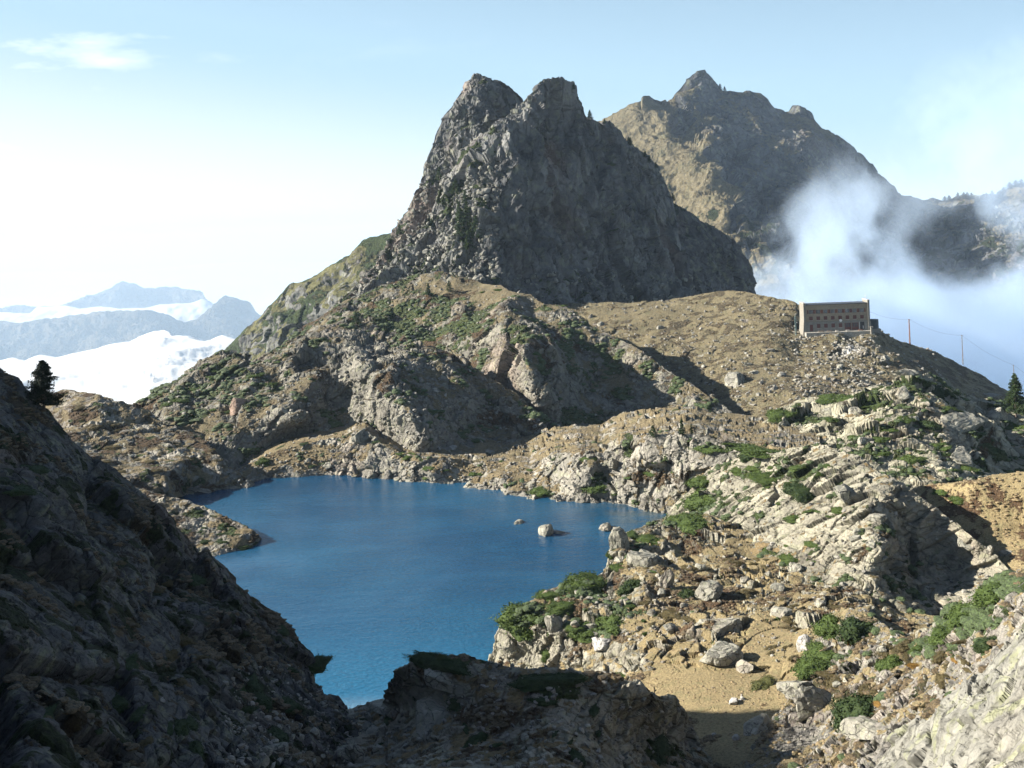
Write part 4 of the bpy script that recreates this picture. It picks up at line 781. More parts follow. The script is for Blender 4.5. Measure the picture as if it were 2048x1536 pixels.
# rocks standing in the lake
for (u, v, w, h, lab) in [(1095, 1056, 48, 34, 'largest grey rock standing out of the lake, rounded and cracked'), (1211, 1053, 44, 17, 'low flat pale rock in the lake nearest the right shore'), (1038, 1044, 30, 9, 'thin line of rock barely above the water left of the rounded lake rock')]:
    p = atz(u, v+h*.35, 0.0); d = p[1]; o = link('lake_rock', bmesh_for(7 if h > 30 else 5, M_bd, 4, cuts=5, box=.15, rough=.04)); ww = w*d/F/2; o.location = (p[0], p[1]+ww*.3, -ww*.05); o.scale = (ww, ww*.8, h*d/F*.85)
    o.rotation_euler = (0, 0, u); tag(o, lab, 'rock')
p = atz(1118, 1066, 0.); o = link('lake_rock', bmesh_for(7, M_bd, 3)); o.location = (p[0], p[1], -.1); o.scale = (1.6, 1.2, .7); tag(o, 'small dark rock touching the right foot of the rounded lake rock', 'rock')
# the ones that can be told apart
B_(1812, 757, 58, 'dark flat slab lying tilted on the pale block at the top of the knoll', hpx=26, k=2, yaw=.2, tilt=.1, sink=-.25, flat=.5)
B_(1770, 790, 56, 'tall pale block under the dark tilted slab on the knoll top', hpx=46, k=4, yaw=.5, sink=.2, mat=M_bw if False else M_bd)
B_(1812, 800, 58, 'big light grey leaning boulder below the dark flat slab', hpx=34, k=6, yaw=.9)
B_(1925, 868, 96, 'largest angular grey green boulder on the right of the knoll', hpx=62, k=8, yaw=.4, sink=.2)
B_(1925, 918, 58, 'rounded boulder with a green cushion, just below the largest knoll boulder', hpx=36, k=9)
B_(1930, 925, 52, 'shaded flat boulder under the rounded one on the right of the knoll', hpx=22, k=1, flat=.45)
B_(2000, 840, 60, 'blue grey boulder in the shade behind the largest knoll boulder', hpx=40, k=10)
B_(1985, 795, 46, 'flat pale boulder on the shaded ridge left of the right edge pine', hpx=18, k=11, flat=.5)
B_(1695, 1000, 60, 'dark angular block perched on the whaleback', hpx=44, k=12, yaw=.3, sink=.1)
B_(1752, 1040, 50, 'pale flat block in the shade right of the perched dark block', hpx=24, k=3, flat=.5)
B_(1475, 772, 52, 'large split boulder standing on the slope between lake and hotel', hpx=40, k=5, mat=M_bf)
B_(1442, 1268, 104, 'long rounded lichen rock along the upper edge of the meadow', hpx=44, k=9, yaw=.2, rough=.03, cuts=5, sink=.4)
B_(1442, 1325, 80, 'rounded lichen boulder in the middle of the meadow', hpx=52, k=7, rough=.03, cuts=5, sink=.35)
B_(1495, 1345, 48, 'low pale rock touching the rounded meadow boulder', hpx=28, k=2)
B_(1614, 1300, 34, 'smooth white egg shaped boulder among the junipers', hpx=46, k=13, mat=M_bw, cuts=2, rough=.01, box=0.0)
B_(1305, 1385, 70, 'long low slab where the dark knoll meets the meadow', hpx=24, k=4, flat=.5) if False else None
B_(1515, 1465, 80, 'angular split slab lying on dry grass at the meadow bottom', hpx=30, k=6, flat=.6, yaw=.5)
B_(1628, 1430, 84, 'big square granite block left of the round dark bush', hpx=76, k=8, yaw=.2, sink=.3)
B_(1600, 1385, 90, 'flat topped granite block above the square one', hpx=44, k=10, yaw=.6, flat=.6)
B_(1735, 1470, 76, 'pale sloping block right of the round dark bush', hpx=40, k=11, flat=.6)
B_(1345, 1265, 40, 'pale block leaning at the left end of the long rounded rock', hpx=22, k=12)
B_(1332, 1175, 30, 'upright pointed boulder among the shore junipers', hpx=62, k=13, yaw=.3)
B_(1290, 1132, 62, 'big smooth domed boulder above the shore junipers', hpx=60, k=1, rough=.02, cuts=4)
B_(1236, 1095, 50, 'tall pale block at the lake edge below the shrubs', hpx=70, k=3, yaw=.5)
B_(1112, 1260, 44, 'rounded grey boulder beside the largest cliff top juniper', hpx=52, k=7, rough=.03)
B_(1420, 1200, 72, 'square granite outcrop block above the long rounded rock', hpx=50, k=5)
B_(1205, 1300, 54, 'white rounded boulder at the foot of the shore junipers', hpx=40, k=2, mat=M_bw, cuts=4)
B_(1560, 1230, 44, 'pale block standing on brown heath right of the meadow path', hpx=36, k=4)
B_(1850, 1090, 44, 'blue grey block in deep shade behind the whaleback', hpx=32, k=6) if False else None
for (u, v, w, h, lab) in [(1935, 1100, 44, 30, 'largest blue grey block in the shadow behind the whaleback'), (1978, 1105, 28, 26, 'upright shaded block right of the largest shadowed block'), (2010, 1112, 30, 18, 'low shaded block at the right end of the shadowed row')]:
    B_(u, v, w, lab, hpx=h)
B_(718, 875, 40, 'pale pointed outcrop boulder above the far shore at the foot of the shaded hill', hpx=30, k=8, mat=M_bd)
B_(878, 898, 16, 'small bright white pointed boulder at the foot of the shaded hill', hpx=18, k=4, mat=M_bw)
B_(905, 902, 22, 'white low boulder right of the small bright pointed one', hpx=12, k=5, mat=M_bw)
B_(655, 938, 34, 'dark grey boulder at the far shore water line', hpx=20, k=6)
B_(800, 840, 26, 'pale pointed rock alone in the dark hillside', hpx=26, k=9)
B_(475, 820, 62, 'pinkish overhanging boulder on the left of the far hill', hpx=40, k=10, mat=rock_mat('pink_rock', 1.2, rock=(.46, .33, .26), rock2=(.38, .27, .21), lich_amt=.1))
B_(880, 1365, 80, 'large grey boulder under the dark juniper on the foreground knoll', hpx=46, k=11)
B_(860, 1450, 100, 'big rounded boulder in the dark hollow below the knoll', hpx=70, k=7, rough=.03)
B_(700, 1520, 50, 'shaded angular block at the bottom edge of the picture', hpx=50, k=3)
B_(770, 1425, 70, 'flat shaded slab at the gap where the lake shows', hpx=22, k=4, flat=.5)
B_(325, 1405, 12, 'small white stone alone on the dark slope', hpx=12, k=5, mat=M_bw)
# scattered boulders, one by one
zones = [  # (count, u0, u1, v0, v1, min px, max px, allowed terrain, label, group, mat)
 (40, 1150, 1800, 610, 860, 9, 22, ('hotel_hill',), 'grey boulder lying in dry grass on the slope below the hotel', 'boulders strewn on the hotel slope', M_bf),
 (18, 1480, 1780, 700, 860, 12, 26, ('hotel_hill',), 'lichen boulder among rubble in the gully under the hotel', 'boulders in the gully under the hotel', M_bf),
 (24, 640, 1100, 560, 760, 8, 20, ('upper_slope',), 'grey block on the green slope under the twin peak', 'blocks on the green slope', M_bf),
 (20, 300, 760, 780, 935, 8, 20, ('rocky_hill', 'shore'), 'pale stone block in the dry grass above the far shore', 'blocks above the far shore', M_bd),
 (16, 950, 1480, 890, 1010, 8, 26, ('shore',), 'granite block on the outcrops of the far shore', 'blocks on the far shore outcrops', M_bd),
 (20, 1500, 1960, 800, 960, 12, 36, ('knoll',), 'pale granite block on the sunlit knoll', 'blocks on the sunlit knoll', M_bd),
 (18, 1380, 1800, 930, 1180, 12, 34, ('whaleback',), 'granite block on the whaleback ridge', 'blocks on the whaleback ridge', M_bd),
 (30, 1240, 1720, 1090, 1260, 10, 34, ('meadow',), 'pale block among brown heath above the meadow', 'blocks in the heath above the meadow', M_bd),
 (10, 1000, 1330, 1180, 1340, 14, 34, ('meadow',), 'pale block between shore junipers', 'blocks between the shore junipers', M_bd),
 (6, 1330, 1560, 1360, 1500, 8, 24, ('meadow',), 'pale stone lying on the dry meadow grass', 'stones lying on the meadow', M_bw),
 (18, 1600, 2000, 1250, 1480, 12, 36, ('heath_slope',), 'grey block half buried in the heath slope', 'blocks in the right heath slope', M_bd),
 (24, 520, 860, 1420, 1536, 14, 44, ('left_slope', 'dark_knoll'), 'shaded block in the boulder field at the bottom', 'boulder field in the shade', M_bd),
 (12, 860, 1400, 1400, 1536, 12, 40, ('dark_knoll',), 'shaded block on the dark foreground knoll', 'blocks on the dark knoll', M_bd),
]
for (cnt, u0, u1, v0, v1, a, bb, ids, lab, grp, mt) in zones:
    k = 0; tries = 0
    while k < cnt and tries < cnt*30:
        tries += 1; u = random.uniform(u0, u1); v = random.uniform(v0, v1)
        p, n, idn, ms_ = spot(u, v)
        if idn not in ids or p[2] < .6: continue
        w = a+(bb-a)*random.random()**2.5
        o = B_(u, v, w, lab, grp, mat=mt, sub=3 if w < 24 else 4, sink=.42, box=random.choice([.1, .3, .45])); scatter_label(o, u, v, SHORT[grp]); k += 1

# rubble too small to count: one mesh per place
def rubble(name, lab, n, boxes, ids, smin, smax, mat, sub=1, pw=3.5):
    n = int(n*.72)
    cand = []
    for (u0, u1, v0, v1, w) in boxes:
        m_ = ok & (PU > u0) & (PU < u1) & (PV > v0) & (PV < v1) & (P_all[:,2] > .3)
        idm = np.isin(I_all, [i for i, q in enumerate(IDS) if q in ids]); c_ = np.where(m_ & idm)[0]
        if len(c_): cand.append(rng.choice(c_, int(n*w)))
    c_ = np.concatenate(cand); n = len(c_)
    protos = [rock_shape(3000+i, sub, cuts=5, rough=.08) for i in range(8)]
    VS = []; FS = []; off = 0
    s_ = smin+(smax-smin)*rng.random(n)**pw
    for i in range(8):
        q = c_[i::8]; ss = s_[i::8]; v, f = protos[i]; m = len(q)
        an = rng.uniform(0, 6.28, m); ca_, sa = np.cos(an)[:,None], np.sin(an)[:,None]
        X = v[None,:,0]*ca_-v[None,:,1]*sa; Y = v[None,:,0]*sa+v[None,:,1]*ca_; Z = np.repeat(v[None,:,2], m, 0)+.25*X*rng.normal(size=(m, 1))
        W = np.stack([X, Y, Z], 2)*ss[:,None,None]*.5 + (P_all[q]+N_all[q]*ss[:,None]*.1)[:,None,:]
        VS.append(W.reshape(-1, 3)); FS.append((f[None]+off+np.arange(m)[:,None,None]*len(v)).reshape(-1, 3)); off += m*len(v)
    o = link(name, mesh_np(name, np.concatenate(VS), np.concatenate(FS), mat)); tag(o, lab, 'rubble', kind='stuff')
M_rub = rock_mat('rubble_rock', .8, rock=(.45, .43, .38), rock2=(.34, .32, .28), bump=.4, crackdark=.9)
M_rubp = rock_mat('peak_rubble_rock', 4, rock=(.34, .33, .29), rock2=(.24, .23, .2), bump=.4, crackdark=.9)
rubble('rubble', 'small stones strewn over the dry slope below the hotel', 5200, [(1120, 2000, 600, 880, .75), (1590, 1760, 670, 800, .25)], ('hotel_hill',), .35, 2.6, M_rub)
rubble('rubble', 'small stones on the green slope and the hill above the far shore', 6000, [(560, 1500, 560, 900, .6), (280, 900, 700, 950, .4)], ('upper_slope', 'rocky_hill'), .35, 2.6, M_rub)
rubble('rubble', 'small stones along the far shore', 2600, [(440, 1640, 860, 1030, 1)], ('shore', 'left_hill'), .2, 1.5, M_rub)
rubble('rubble', 'blocky scree covering the left ridge of the twin peak', 6500, [(620, 1000, 330, 640, .8), (1000, 1400, 540, 640, .2)], ('peak',), 1.2, 6.5, M_rubp)
rubble('rubble', 'small stones on the knoll and the whaleback', 1000, [(1380, 2048, 780, 1230, 1)], ('knoll', 'whaleback'), .2, 1.6, M_rub)
rubble('rubble', 'small stones in the heath above the meadow', 3000, [(1000, 1800, 1050, 1330, .8), (1550, 2048, 1200, 1536, .2)], ('meadow', 'heath_slope'), .15, 1.0, M_rub)
rubble('rubble', 'dark stones in the shaded foreground', 2200, [(450, 1400, 1330, 1536, 1)], ('left_slope', 'dark_knoll'), .15, 1.1, M_rub)
print('rocks %.1fs' % (time.time()-T0))

# ------------------------------------------------------------------ shrubs
def cards(centers, dirs, size, r_, asp=.55):
    """small leaf quads at centres, roughly facing dirs"""
    n = len(centers); t = r_.normal(size=(n, 3)); nn = dirs + .7*r_.normal(size=(n, 3)); nn /= np.linalg.norm(nn, axis=1, keepdims=True)
    a = np.cross(nn, t); a /= np.linalg.norm(a, axis=1, keepdims=True); b_ = np.cross(nn, a)
    s_ = size*(.6+.8*r_.random(n))[:,None]; a = a*s_; b_ = b_*s_*asp
    V = np.stack([centers-a, centers-b_, centers+a, centers+b_], 1).reshape(-1, 3); return V, np.arange(4*n).reshape(n, 4)
def shrub_shape(seed, n=2200, leaf=.05):
    r_ = np.random.default_rng(seed); v, f = ICO[3]; v = v.copy()
    lump = .92+.55*fbm((v*1.25+seed).astype(f32), 3, seed)+.10*fbm((v*4.2+seed).astype(f32), 3, seed+1)
    hull = v*lump[:,None]*np.array([1.1, .95, .5]); hull[:,2] = np.maximum(hull[:,2], -.2)
    d = r_.normal(size=(n, 3)); d[:,2] = np.abs(d[:,2])*.9-.12; d /= np.linalg.norm(d, axis=1, keepdims=True)
    l2 = .92+.55*fbm((d*1.25+seed).astype(f32), 3, seed)+.10*fbm((d*4.2+seed).astype(f32), 3, seed+1)
    c = d*(l2*(.92+.2*r_.random(n)**2))[:,None]*np.array([1.1, .95, .5])
    cv, cf = cards(c, d, leaf, r_)
    return hull*.93, f, cv, cf
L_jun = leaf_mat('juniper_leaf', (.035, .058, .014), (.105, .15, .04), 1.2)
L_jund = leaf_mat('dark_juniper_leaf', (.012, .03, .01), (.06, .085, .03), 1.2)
L_heath = leaf_mat('heath_leaf', (.06, .05, .026), (.16, .13, .06), 1.5)
L_rust = leaf_mat('rust_leaf', (.14, .08, .02), (.30, .18, .05), 1.5)
SHR = {}
def shrub_mesh(k, mat):
    if (k, mat.name) not in SHR:
        h_, hf, cv, cf = shrub_shape(500+k)
        hq = np.concatenate([hf, hf[:, 2:3]], 1)
        me = mesh_np('shrub', np.concatenate([h_, cv]), np.concatenate([hf, cf[:, [0, 1, 2]]+len(h_), cf[:, [0, 2, 3]]+len(h_)]), mat)
        SHR[(k, mat.name)] = me
    return SHR[(k, mat.name)]
def shrub(u, v, wpx, hpx, label, mat=None, group=None, name='juniper_bush', cat='shrub', yaw=None):
    p, n, idn, _ = spot(u, v); d = p[1]; w = wpx*d/F/2; h = hpx*d/F*.85
    o = link(name, shrub_mesh(random.randrange(6), mat or L_jun)); h = hpx*d/F*.62; ry = min(max(hpx*d/F*.8/(2*max(level(u, v)[1], .12)), w*.35), w); o.location = (p[0], p[1]+ry*.2, p[2]-h*.12)
    o.scale = (w, ry, h); t = Vector(n); t = Vector((t.x*.35, t.y*.35, 1)).normalized()
    o.rotation_euler = t.to_track_quat('Z', 'Y').to_euler(); o.rotation_euler.z += 0 if wpx > 60 else random.uniform(-.6, .6)
    tag(o, label, cat, group); return o
S_ = shrub
S_(1065, 1240, 110, 60, 'largest juniper cushion hanging over the shore cliff')
S_(1130, 1215, 80, 30, 'juniper cushion right of the largest cliff top one')
S_(1175, 1172, 90, 34, 'long juniper mat on the ridge above the cliff')
S_(1100, 1192, 60, 24, 'small juniper on the cliff ridge against the lake')
S_(1375, 1045, 100, 34, 'wide juniper mat at the end of the bay')
S_(1300, 1082, 60, 28, 'juniper mat over the domed block by the bay')
S_(1265, 1070, 50, 12, 'flat dark juniper cap on the tall lake edge block')
S_(1262, 1175, 60, 44, 'dark juniper behind the upright pointed boulder', L_jund)
S_(1375, 1190, 40, 44, 'dark round juniper right of the upright boulder', L_jund)
S_(1225, 1245, 80, 50, 'bright green juniper spread below the domed boulder')
S_(1170, 1265, 70, 36, 'juniper tangle right of the rounded cliff boulder')
S_(1100, 1310, 36, 34, 'juniper in the cliff cleft')
S_(1668, 1255, 70, 70, 'tall juniper climbing the rock left of the big one')
S_(1725, 1262, 96, 74, 'big dark juniper draped over the rock by the heath slope', L_jund)
S_(1655, 1315, 120, 34, 'low juniper skirt under the two rock junipers')
S_(1625, 1335, 80, 44, 'bright juniper around the white egg boulder')
S_(1528, 1370, 66, 30, 'single round bush at the right edge of the meadow', leaf_mat('olive_leaf', (.05, .06, .02), (.16, .16, .06), 1.2))
S_(1728, 1435, 116, 90, 'largest round dark bush in front of the heath slope', L_jund)
S_(1885, 1275, 90, 34, 'lower part of the long juniper band on the right edge')
S_(1935, 1230, 110, 44, 'middle of the long juniper band on the right edge')
S_(2000, 1185, 130, 50, 'upper end of the long juniper band on the right edge')
S_(1840, 1305, 70, 24, 'thin juniper tongue at the bottom of the long band')
S_(1980, 1290, 64, 36, 'dark bush above the near lichen slab', L_jund)
S_(1785, 1330, 60, 50, 'green bush halfway up the heath slope')
S_(1640, 1390, 30, 34, 'orange green bush beside the flat topped block', L_rust)
S_(1872, 785, 72, 52, 'big dark juniper on top of the knoll', L_jund)
S_(1835, 768, 60, 22, 'bright juniper cushion right of the dark flat slab')
S_(1730, 805, 110, 22, 'long juniper ledge across the top of the knoll')
S_(1660, 800, 60, 16, 'juniper ledge at the left end of the knoll top')
S_(1850, 850, 60, 30, 'dark juniper in the middle of the knoll', L_jund)
S_(1830, 920, 50, 30, 'juniper clump low on the knoll')
S_(1560, 830, 50, 24, 'juniper on the left shoulder of the knoll')
S_(1520, 905, 110, 30, 'wide juniper mat at the left foot of the knoll')
S_(1500, 915, 40, 40, 'dark juniper on the left tip of the whaleback', L_jund)
S_(1405, 965, 60, 30, 'juniper mat on the left slope of the whaleback')
S_(1415, 1000, 90, 50, 'broad green juniper patch at the left of the whaleback')
S_(1610, 985, 76, 30, 'dark green juniper on the crown of the whaleback', L_jund)
S_(1590, 1035, 50, 20, 'juniper cushion below the crown of the whaleback')
S_(1540, 955, 70, 16, 'yellow green juniper mat on the whaleback ledge')
S_(1425, 896, 66, 14, 'bright juniper mat behind the whaleback, left one of two')
S_(1465, 892, 44, 14, 'bright juniper mat behind the whaleback, right one of two')
S_(1195, 972, 56, 30, 'round green juniper at the waterline of the far shore')
S_(1085, 983, 46, 26, 'juniper with brown heath at the waterline left of the round one')
S_(1180, 917, 34, 10, 'juniper cap on the domed rock of the far shore')
S_(525, 925, 30, 30, 'dark round juniper above the far shore grass')
S_(880, 1326, 140, 26, 'wide dark juniper crowning the foreground knoll', L_jund)
S_(1100, 1362, 130, 34, 'dark juniper dome right of the knoll crown', L_jund)
S_(1245, 1352, 34, 14, 'small green juniper at the right end of the dark knoll')
S_(1320, 1495, 120, 34, 'dark juniper at the bottom right of the foreground knoll', L_jund)
S_(1925, 935, 50, 16, 'green juniper on the shaded flat boulder')
S_(1885, 985, 36, 14, 'juniper at the edge of the right tan grass')
S_(1920, 1000, 34, 20, 'dark juniper on the terraced tan slope')
S_(2035, 855, 70, 34, 'juniper mat at the foot of the right edge pine')
szones = [
 (18, 300, 640, 715, 830, 16, 34, ('rocky_hill',), 'juniper cushion on the left end of the far hill', 'junipers on the left end of the far hill', L_jun),
 (26, 640, 1130, 570, 740, 8, 26, ('upper_slope',), 'juniper cushion on the slope under the twin peak', 'junipers on the green slope', L_jun),
 (12, 440, 760, 840, 940, 10, 24, ('rocky_hill', 'shore'), 'olive bush in the grass above the far shore', 'bushes above the far shore', L_jund),
 (12, 740, 1340, 900, 1000, 10, 32, ('shore',), 'juniper mat on the far shore rocks', 'junipers on the far shore', L_jun),
 (24, 120, 500, 800, 970, 14, 34, ('left_hill',), 'brown green heath bush on the left hill', 'bushes on the left hill', L_heath),
 (12, 330, 520, 1000, 1100, 12, 26, ('headland',), 'olive bush on the low headland', 'bushes on the headland', L_jund),
 (32, 1540, 1960, 790, 960, 14, 44, ('knoll',), 'juniper cushion between knoll blocks', 'junipers between the knoll blocks', L_jun),
 (24, 1360, 1700, 920, 1150, 14, 50, ('whaleback',), 'juniper cushion on the whaleback', 'junipers on the whaleback', L_jun),
 (20, 1130, 1320, 1090, 1300, 16, 44, ('meadow',), 'green juniper in the tangle above the shore cliff', 'junipers above the shore cliff', L_jun),
 (44, 1280, 1720, 1110, 1260, 14, 44, ('meadow',), 'low brown heath bush above the meadow', 'heath bushes above the meadow', L_heath),
 (16, 1300, 1600, 1230, 1340, 14, 34, ('meadow',), 'low brown heath bush at the meadow edge', 'heath bushes at the meadow edge', L_heath),
 (26, 1620, 2000, 1270, 1440, 24, 70, ('heath_slope',), 'brown heath bush on the right slope', 'heath bushes on the right slope', L_heath),
 (4, 1600, 1980, 1280, 1440, 20, 36, ('heath_slope',), 'rusty orange bush on the right slope', 'rusty bushes on the right slope', L_rust),
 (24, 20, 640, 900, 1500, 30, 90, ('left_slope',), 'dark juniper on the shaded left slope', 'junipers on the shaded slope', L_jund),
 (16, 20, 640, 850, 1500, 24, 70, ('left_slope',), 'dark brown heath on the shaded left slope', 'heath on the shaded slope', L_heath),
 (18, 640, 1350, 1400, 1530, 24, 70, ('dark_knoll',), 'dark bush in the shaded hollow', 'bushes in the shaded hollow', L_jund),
]
for (cnt, u0, u1, v0, v1, a, bb, ids, lab, grp, mt) in szones:
    k = 0; tries = 0
    while k < cnt and tries < cnt*30:
        tries += 1; u = random.uniform(u0, u1); v = random.uniform(v0, v1)
        p, n, idn, ms_ = spot(u, v)
        if idn not in ids or p[2] < .5: continue
        if 1340 < u < 1600 and 1340 < v: continue
        if idn == 'left_slope' and spot(u+60, v-20)[2] != 'left_slope': continue
        w = a+(bb-a)*random.random()**1.6
        o = S_(u, v, w, w*random.uniform(.22, .42), lab, mt, grp, name='heath_bush' if mt in (L_heath, L_rust) else 'juniper_bush'); scatter_label(o, u, v, SHORT[grp]); k += 1

# low plants nobody could count
def carpet(name, lab, n, ids, ch, thr, smin, smax, mat, cat, umin=0, umax=2048, vmin=0, vmax=1536, flat=.5):
    idm = np.isin(I_all, [i for i, q in enumerate(IDS) if q in ids])
    m_ = ok & idm & (PU > umin) & (PU < umax) & (PV > vmin) & (PV < vmax) & (P_all[:,2] > .4) & (M_all[:,ch]+.25*perlin(P_all/1.7, 9) > thr)
    c_ = np.where(m_)[0]
    if not len(c_): return
    c_ = rng.choice(c_, n); v, f = ICO[2]
    VS = []; FS = []; off = 0
    for i in range(6):
        q = c_[i::6]; m = len(q); vv = v*(1+.3*fbm((v*1.9+i*7).astype(f32), 3, i))[:,None]
        s_ = (smin+(smax-smin)*rng.random(m)**2)*.5
        an = rng.uniform(0, 6.28, m); ca_, sa = np.cos(an)[:,None], np.sin(an)[:,None]
        W = np.stack([vv[None,:,0]*ca_-vv[None,:,1]*sa, vv[None,:,0]*sa+vv[None,:,1]*ca_, np.repeat(vv[None,:,2]*flat, m, 0)], 2)*s_[:,None,None]+P_all[q][:,None,:]
        VS.append(W.reshape(-1, 3)); FS.append((f[None]+off+np.arange(m)[:,None,None]*len(v)).reshape(-1, 3)); off += m*len(v)
    o = link(name, mesh_np(name, np.concatenate(VS), np.concatenate(FS), mat)); tag(o, lab, cat, kind='stuff')
G_jun = simple_mat('juniper_carpet', (.05, .075, .024), nscale=3.5, var=.6, bump=.25)
G_hea = simple_mat('heath_carpet', (.10, .072, .036), nscale=3.5, var=.55, bump=.25)
G_gra = simple_mat('grass_tussock', (.24, .18, .095), nscale=4, var=.4, bump=.2)
carpet('ground_cover', 'low green juniper carpet on the right hand hills', 5000, ('knoll', 'whaleback', 'meadow', 'heath_slope', 'shore'), 1, .5, .4, 2.2, G_jun, 'ground cover')
carpet('ground_cover', 'low green carpet on the far slopes', 4500, ('upper_slope', 'rocky_hill'), 1, .5, .8, 3.6, G_jun, 'ground cover')
carpet('ground_cover', 'brown heath carpet around the meadow', 5000, ('meadow', 'heath_slope', 'shore', 'whaleback'), 2, .48, .25, 1.3, G_hea, 'ground cover')
carpet('ground_cover', 'dark carpet of heath on the left slope and hill', 2600, ('left_slope', 'left_hill', 'headland', 'dark_knoll'), 2, .55, .3, 1.3, G_hea, 'ground cover', flat=.3)
carpet('ground_cover', 'brown heath tufts on the hotel slope', 5000, ('hotel_hill',), 2, .35, .5, 2.0, G_hea, 'ground cover', flat=.35)
carpet('grass', 'tussocks of dry golden grass on meadow and heath slope', 9000, ('meadow', 'heath_slope'), 0, .45, .12, .6, G_gra, 'grass', flat=.5)
carpet('grass', 'dry grass tussocks on the slope below the hotel', 7000, ('hotel_hill', 'rocky_hill', 'shore', 'flat'), 0, .5, .4, 1.3, G_gra, 'grass', flat=.4)
print('shrubs %.1fs' % (time.time()-T0))

# ------------------------------------------------------------------ hotel
class MB:
    """collects simple solids into one mesh"""
    def __init__(s): s.bm = bmesh.new()
    def box(s, x0, x1, y0, y1, z0, z1, bev=0.0):
        r_ = bmesh.ops.create_cube(s.bm, size=1, matrix=Matrix.Translation(((x0+x1)/2, (y0+y1)/2, (z0+z1)/2)) @ Matrix.Diagonal((x1-x0, y1-y0, z1-z0, 1)))
        if bev: bmesh.ops.bevel(s.bm, geom=list({e for v in r_['verts'] for e in v.link_edges}), offset=bev, segments=1, affect='EDGES')
        return s
    def cone(s, p0, p1, r0, r1, seg=10):
        p0, p1 = Vector(p0), Vector(p1); d = p1-p0
        bmesh.ops.create_cone(s.bm, cap_ends=True, segments=seg, radius1=r0, radius2=r1, depth=d.length, matrix=Matrix.Translation((p0+p1)/2) @ d.to_track_quat('Z', 'Y').to_matrix().to_4x4()); return s
    def prism(s, pts, y0, y1):
        a = [s.bm.verts.new((x, y0, z)) for x, z in pts]; b_ = [s.bm.verts.new((x, y1, z)) for x, z in pts]; n = len(pts)
        s.bm.faces.new(a); s.bm.faces.new(b_[::-1])
        for i in range(n): s.bm.faces.new((a[(i+1) % n], a[i], b_[i], b_[(i+1) % n]))
        return s
    def make(s, name, mat, parent=None):
        bmesh.ops.recalc_face_normals(s.bm, faces=s.bm.faces); me = bpy.data.meshes.new(name); s.bm.to_mesh(me); s.bm.free(); me.materials.append(mat); return link(name, me, parent)
M_plas = simple_mat('beige_plaster', (.265, .22, .16), .85, 1.2, .14); M_conc = simple_mat('grey_concrete', (.21, .205, .185), .9, 1.5, .2); M_pier = simple_mat('pale_concrete', (.215, .2, .17), .85, 1.0, .12)
M_shut = simple_mat('red_brown_shutter', (.10, .034, .028), .7, 3, .2); M_shut2 = simple_mat('orange_brown_shutter', (.17, .07, .045), .7, 3, .2)
M_roof = simple_mat('dark_roof_metal', (.05, .055, .065), .5, 1, .2); M_frame = simple_mat('window_frame_paint', (.45, .42, .38), .6, 3, .1); M_dark = simple_mat('doorway_shade', (.015, .015, .018), .6, 3, .2)
M_glass = simple_mat('window_glass', (.04, .05, .06), .12, 3, .1); M_white = simple_mat('white_paint', (.75, .75, .74), .5, 3, .05); M_wood = simple_mat('weathered_wood', (.16, .11, .08), .85, 4, .3)
M_rust = simple_mat('rusty_steel', (.20, .09, .05), .8, 2, .3); M_tank = simple_mat('dark_green_tank', (.025, .035, .045), .6, 1, .2)
M_stone = simple_mat('stone_wall', (.30, .28, .24), .9, 1.6, .35, bump=.1); M_teal = simple_mat('pale_teal_steel', (.35, .5, .48), .6, 3, .1); M_cable = simple_mat('cable_black', (.03, .03, .035), .6, 3, .1)
hb = at(1674, 662, 559.0); W_ = 34.0; HH = 16.0
hotel = bpy.data.objects.new('hotel', None); C.objects.link(hotel); hotel.location = (hb[0], hb[1], hb[2]); hotel.rotation_euler = (0, 0, R(-4))
tag(hotel, 'long beige three storey mountain hotel on the ridge with red brown shutters', 'hotel')
x0, x1 = -W_/2, W_/2; gz = 5.7          # top of the concrete ground floor
MB().prism([(x0, gz), (x1, gz), (x1, 15.0), (x0, 15.0)], 0, 9).make('upper_wall', M_plas, hotel)
MB().box(x0, x1, -.25, 9, -3.5, gz).make('ground_floor_wall', M_conc, hotel)
MB().box(x0-.1, x1+.1, -.5, -.26, gz-.35, gz-.05).make('string_course', M_pier, hotel)
for k in range(9):
    xx = x0+.9+k*(W_-1.8)/8; MB().box(xx-.16, xx+.16, -.45, -.26, 0, gz-.36).make('pilaster', M_pier, hotel) if 0 < k < 8 else None
rf = MB(); rf.prism([(x0-.1, 15.0), (x1+.1, 15.0), (x1+.1, 15.35), (x0-.1, 15.35)], -.7, 9.6).make('roof', M_roof, hotel)
for s_, hgt in ((-1, 16.0), (1, 16.6)):
    xx = s_*(W_/2+.55); b_ = MB(); inn, outt = (xx-s_*.5, xx+s_*.55)
    b_.prism([(inn, -3.5), (outt+s_*1.1, -3.5), (outt, 7), (outt, hgt), (inn, hgt)] if s_ > 0 else [(inn, -3.5), (inn, hgt), (outt, hgt), (outt, 7), (outt-.9, -3.5)], -1.0, 9.7)
    pier = b_.make('end_wall', M_pier, hotel); MB().box(min(inn, outt)-.15, max(inn, outt)+.15, -1.15, 9.85, hgt+.003, hgt+.35).make('coping', M_frame, pier)
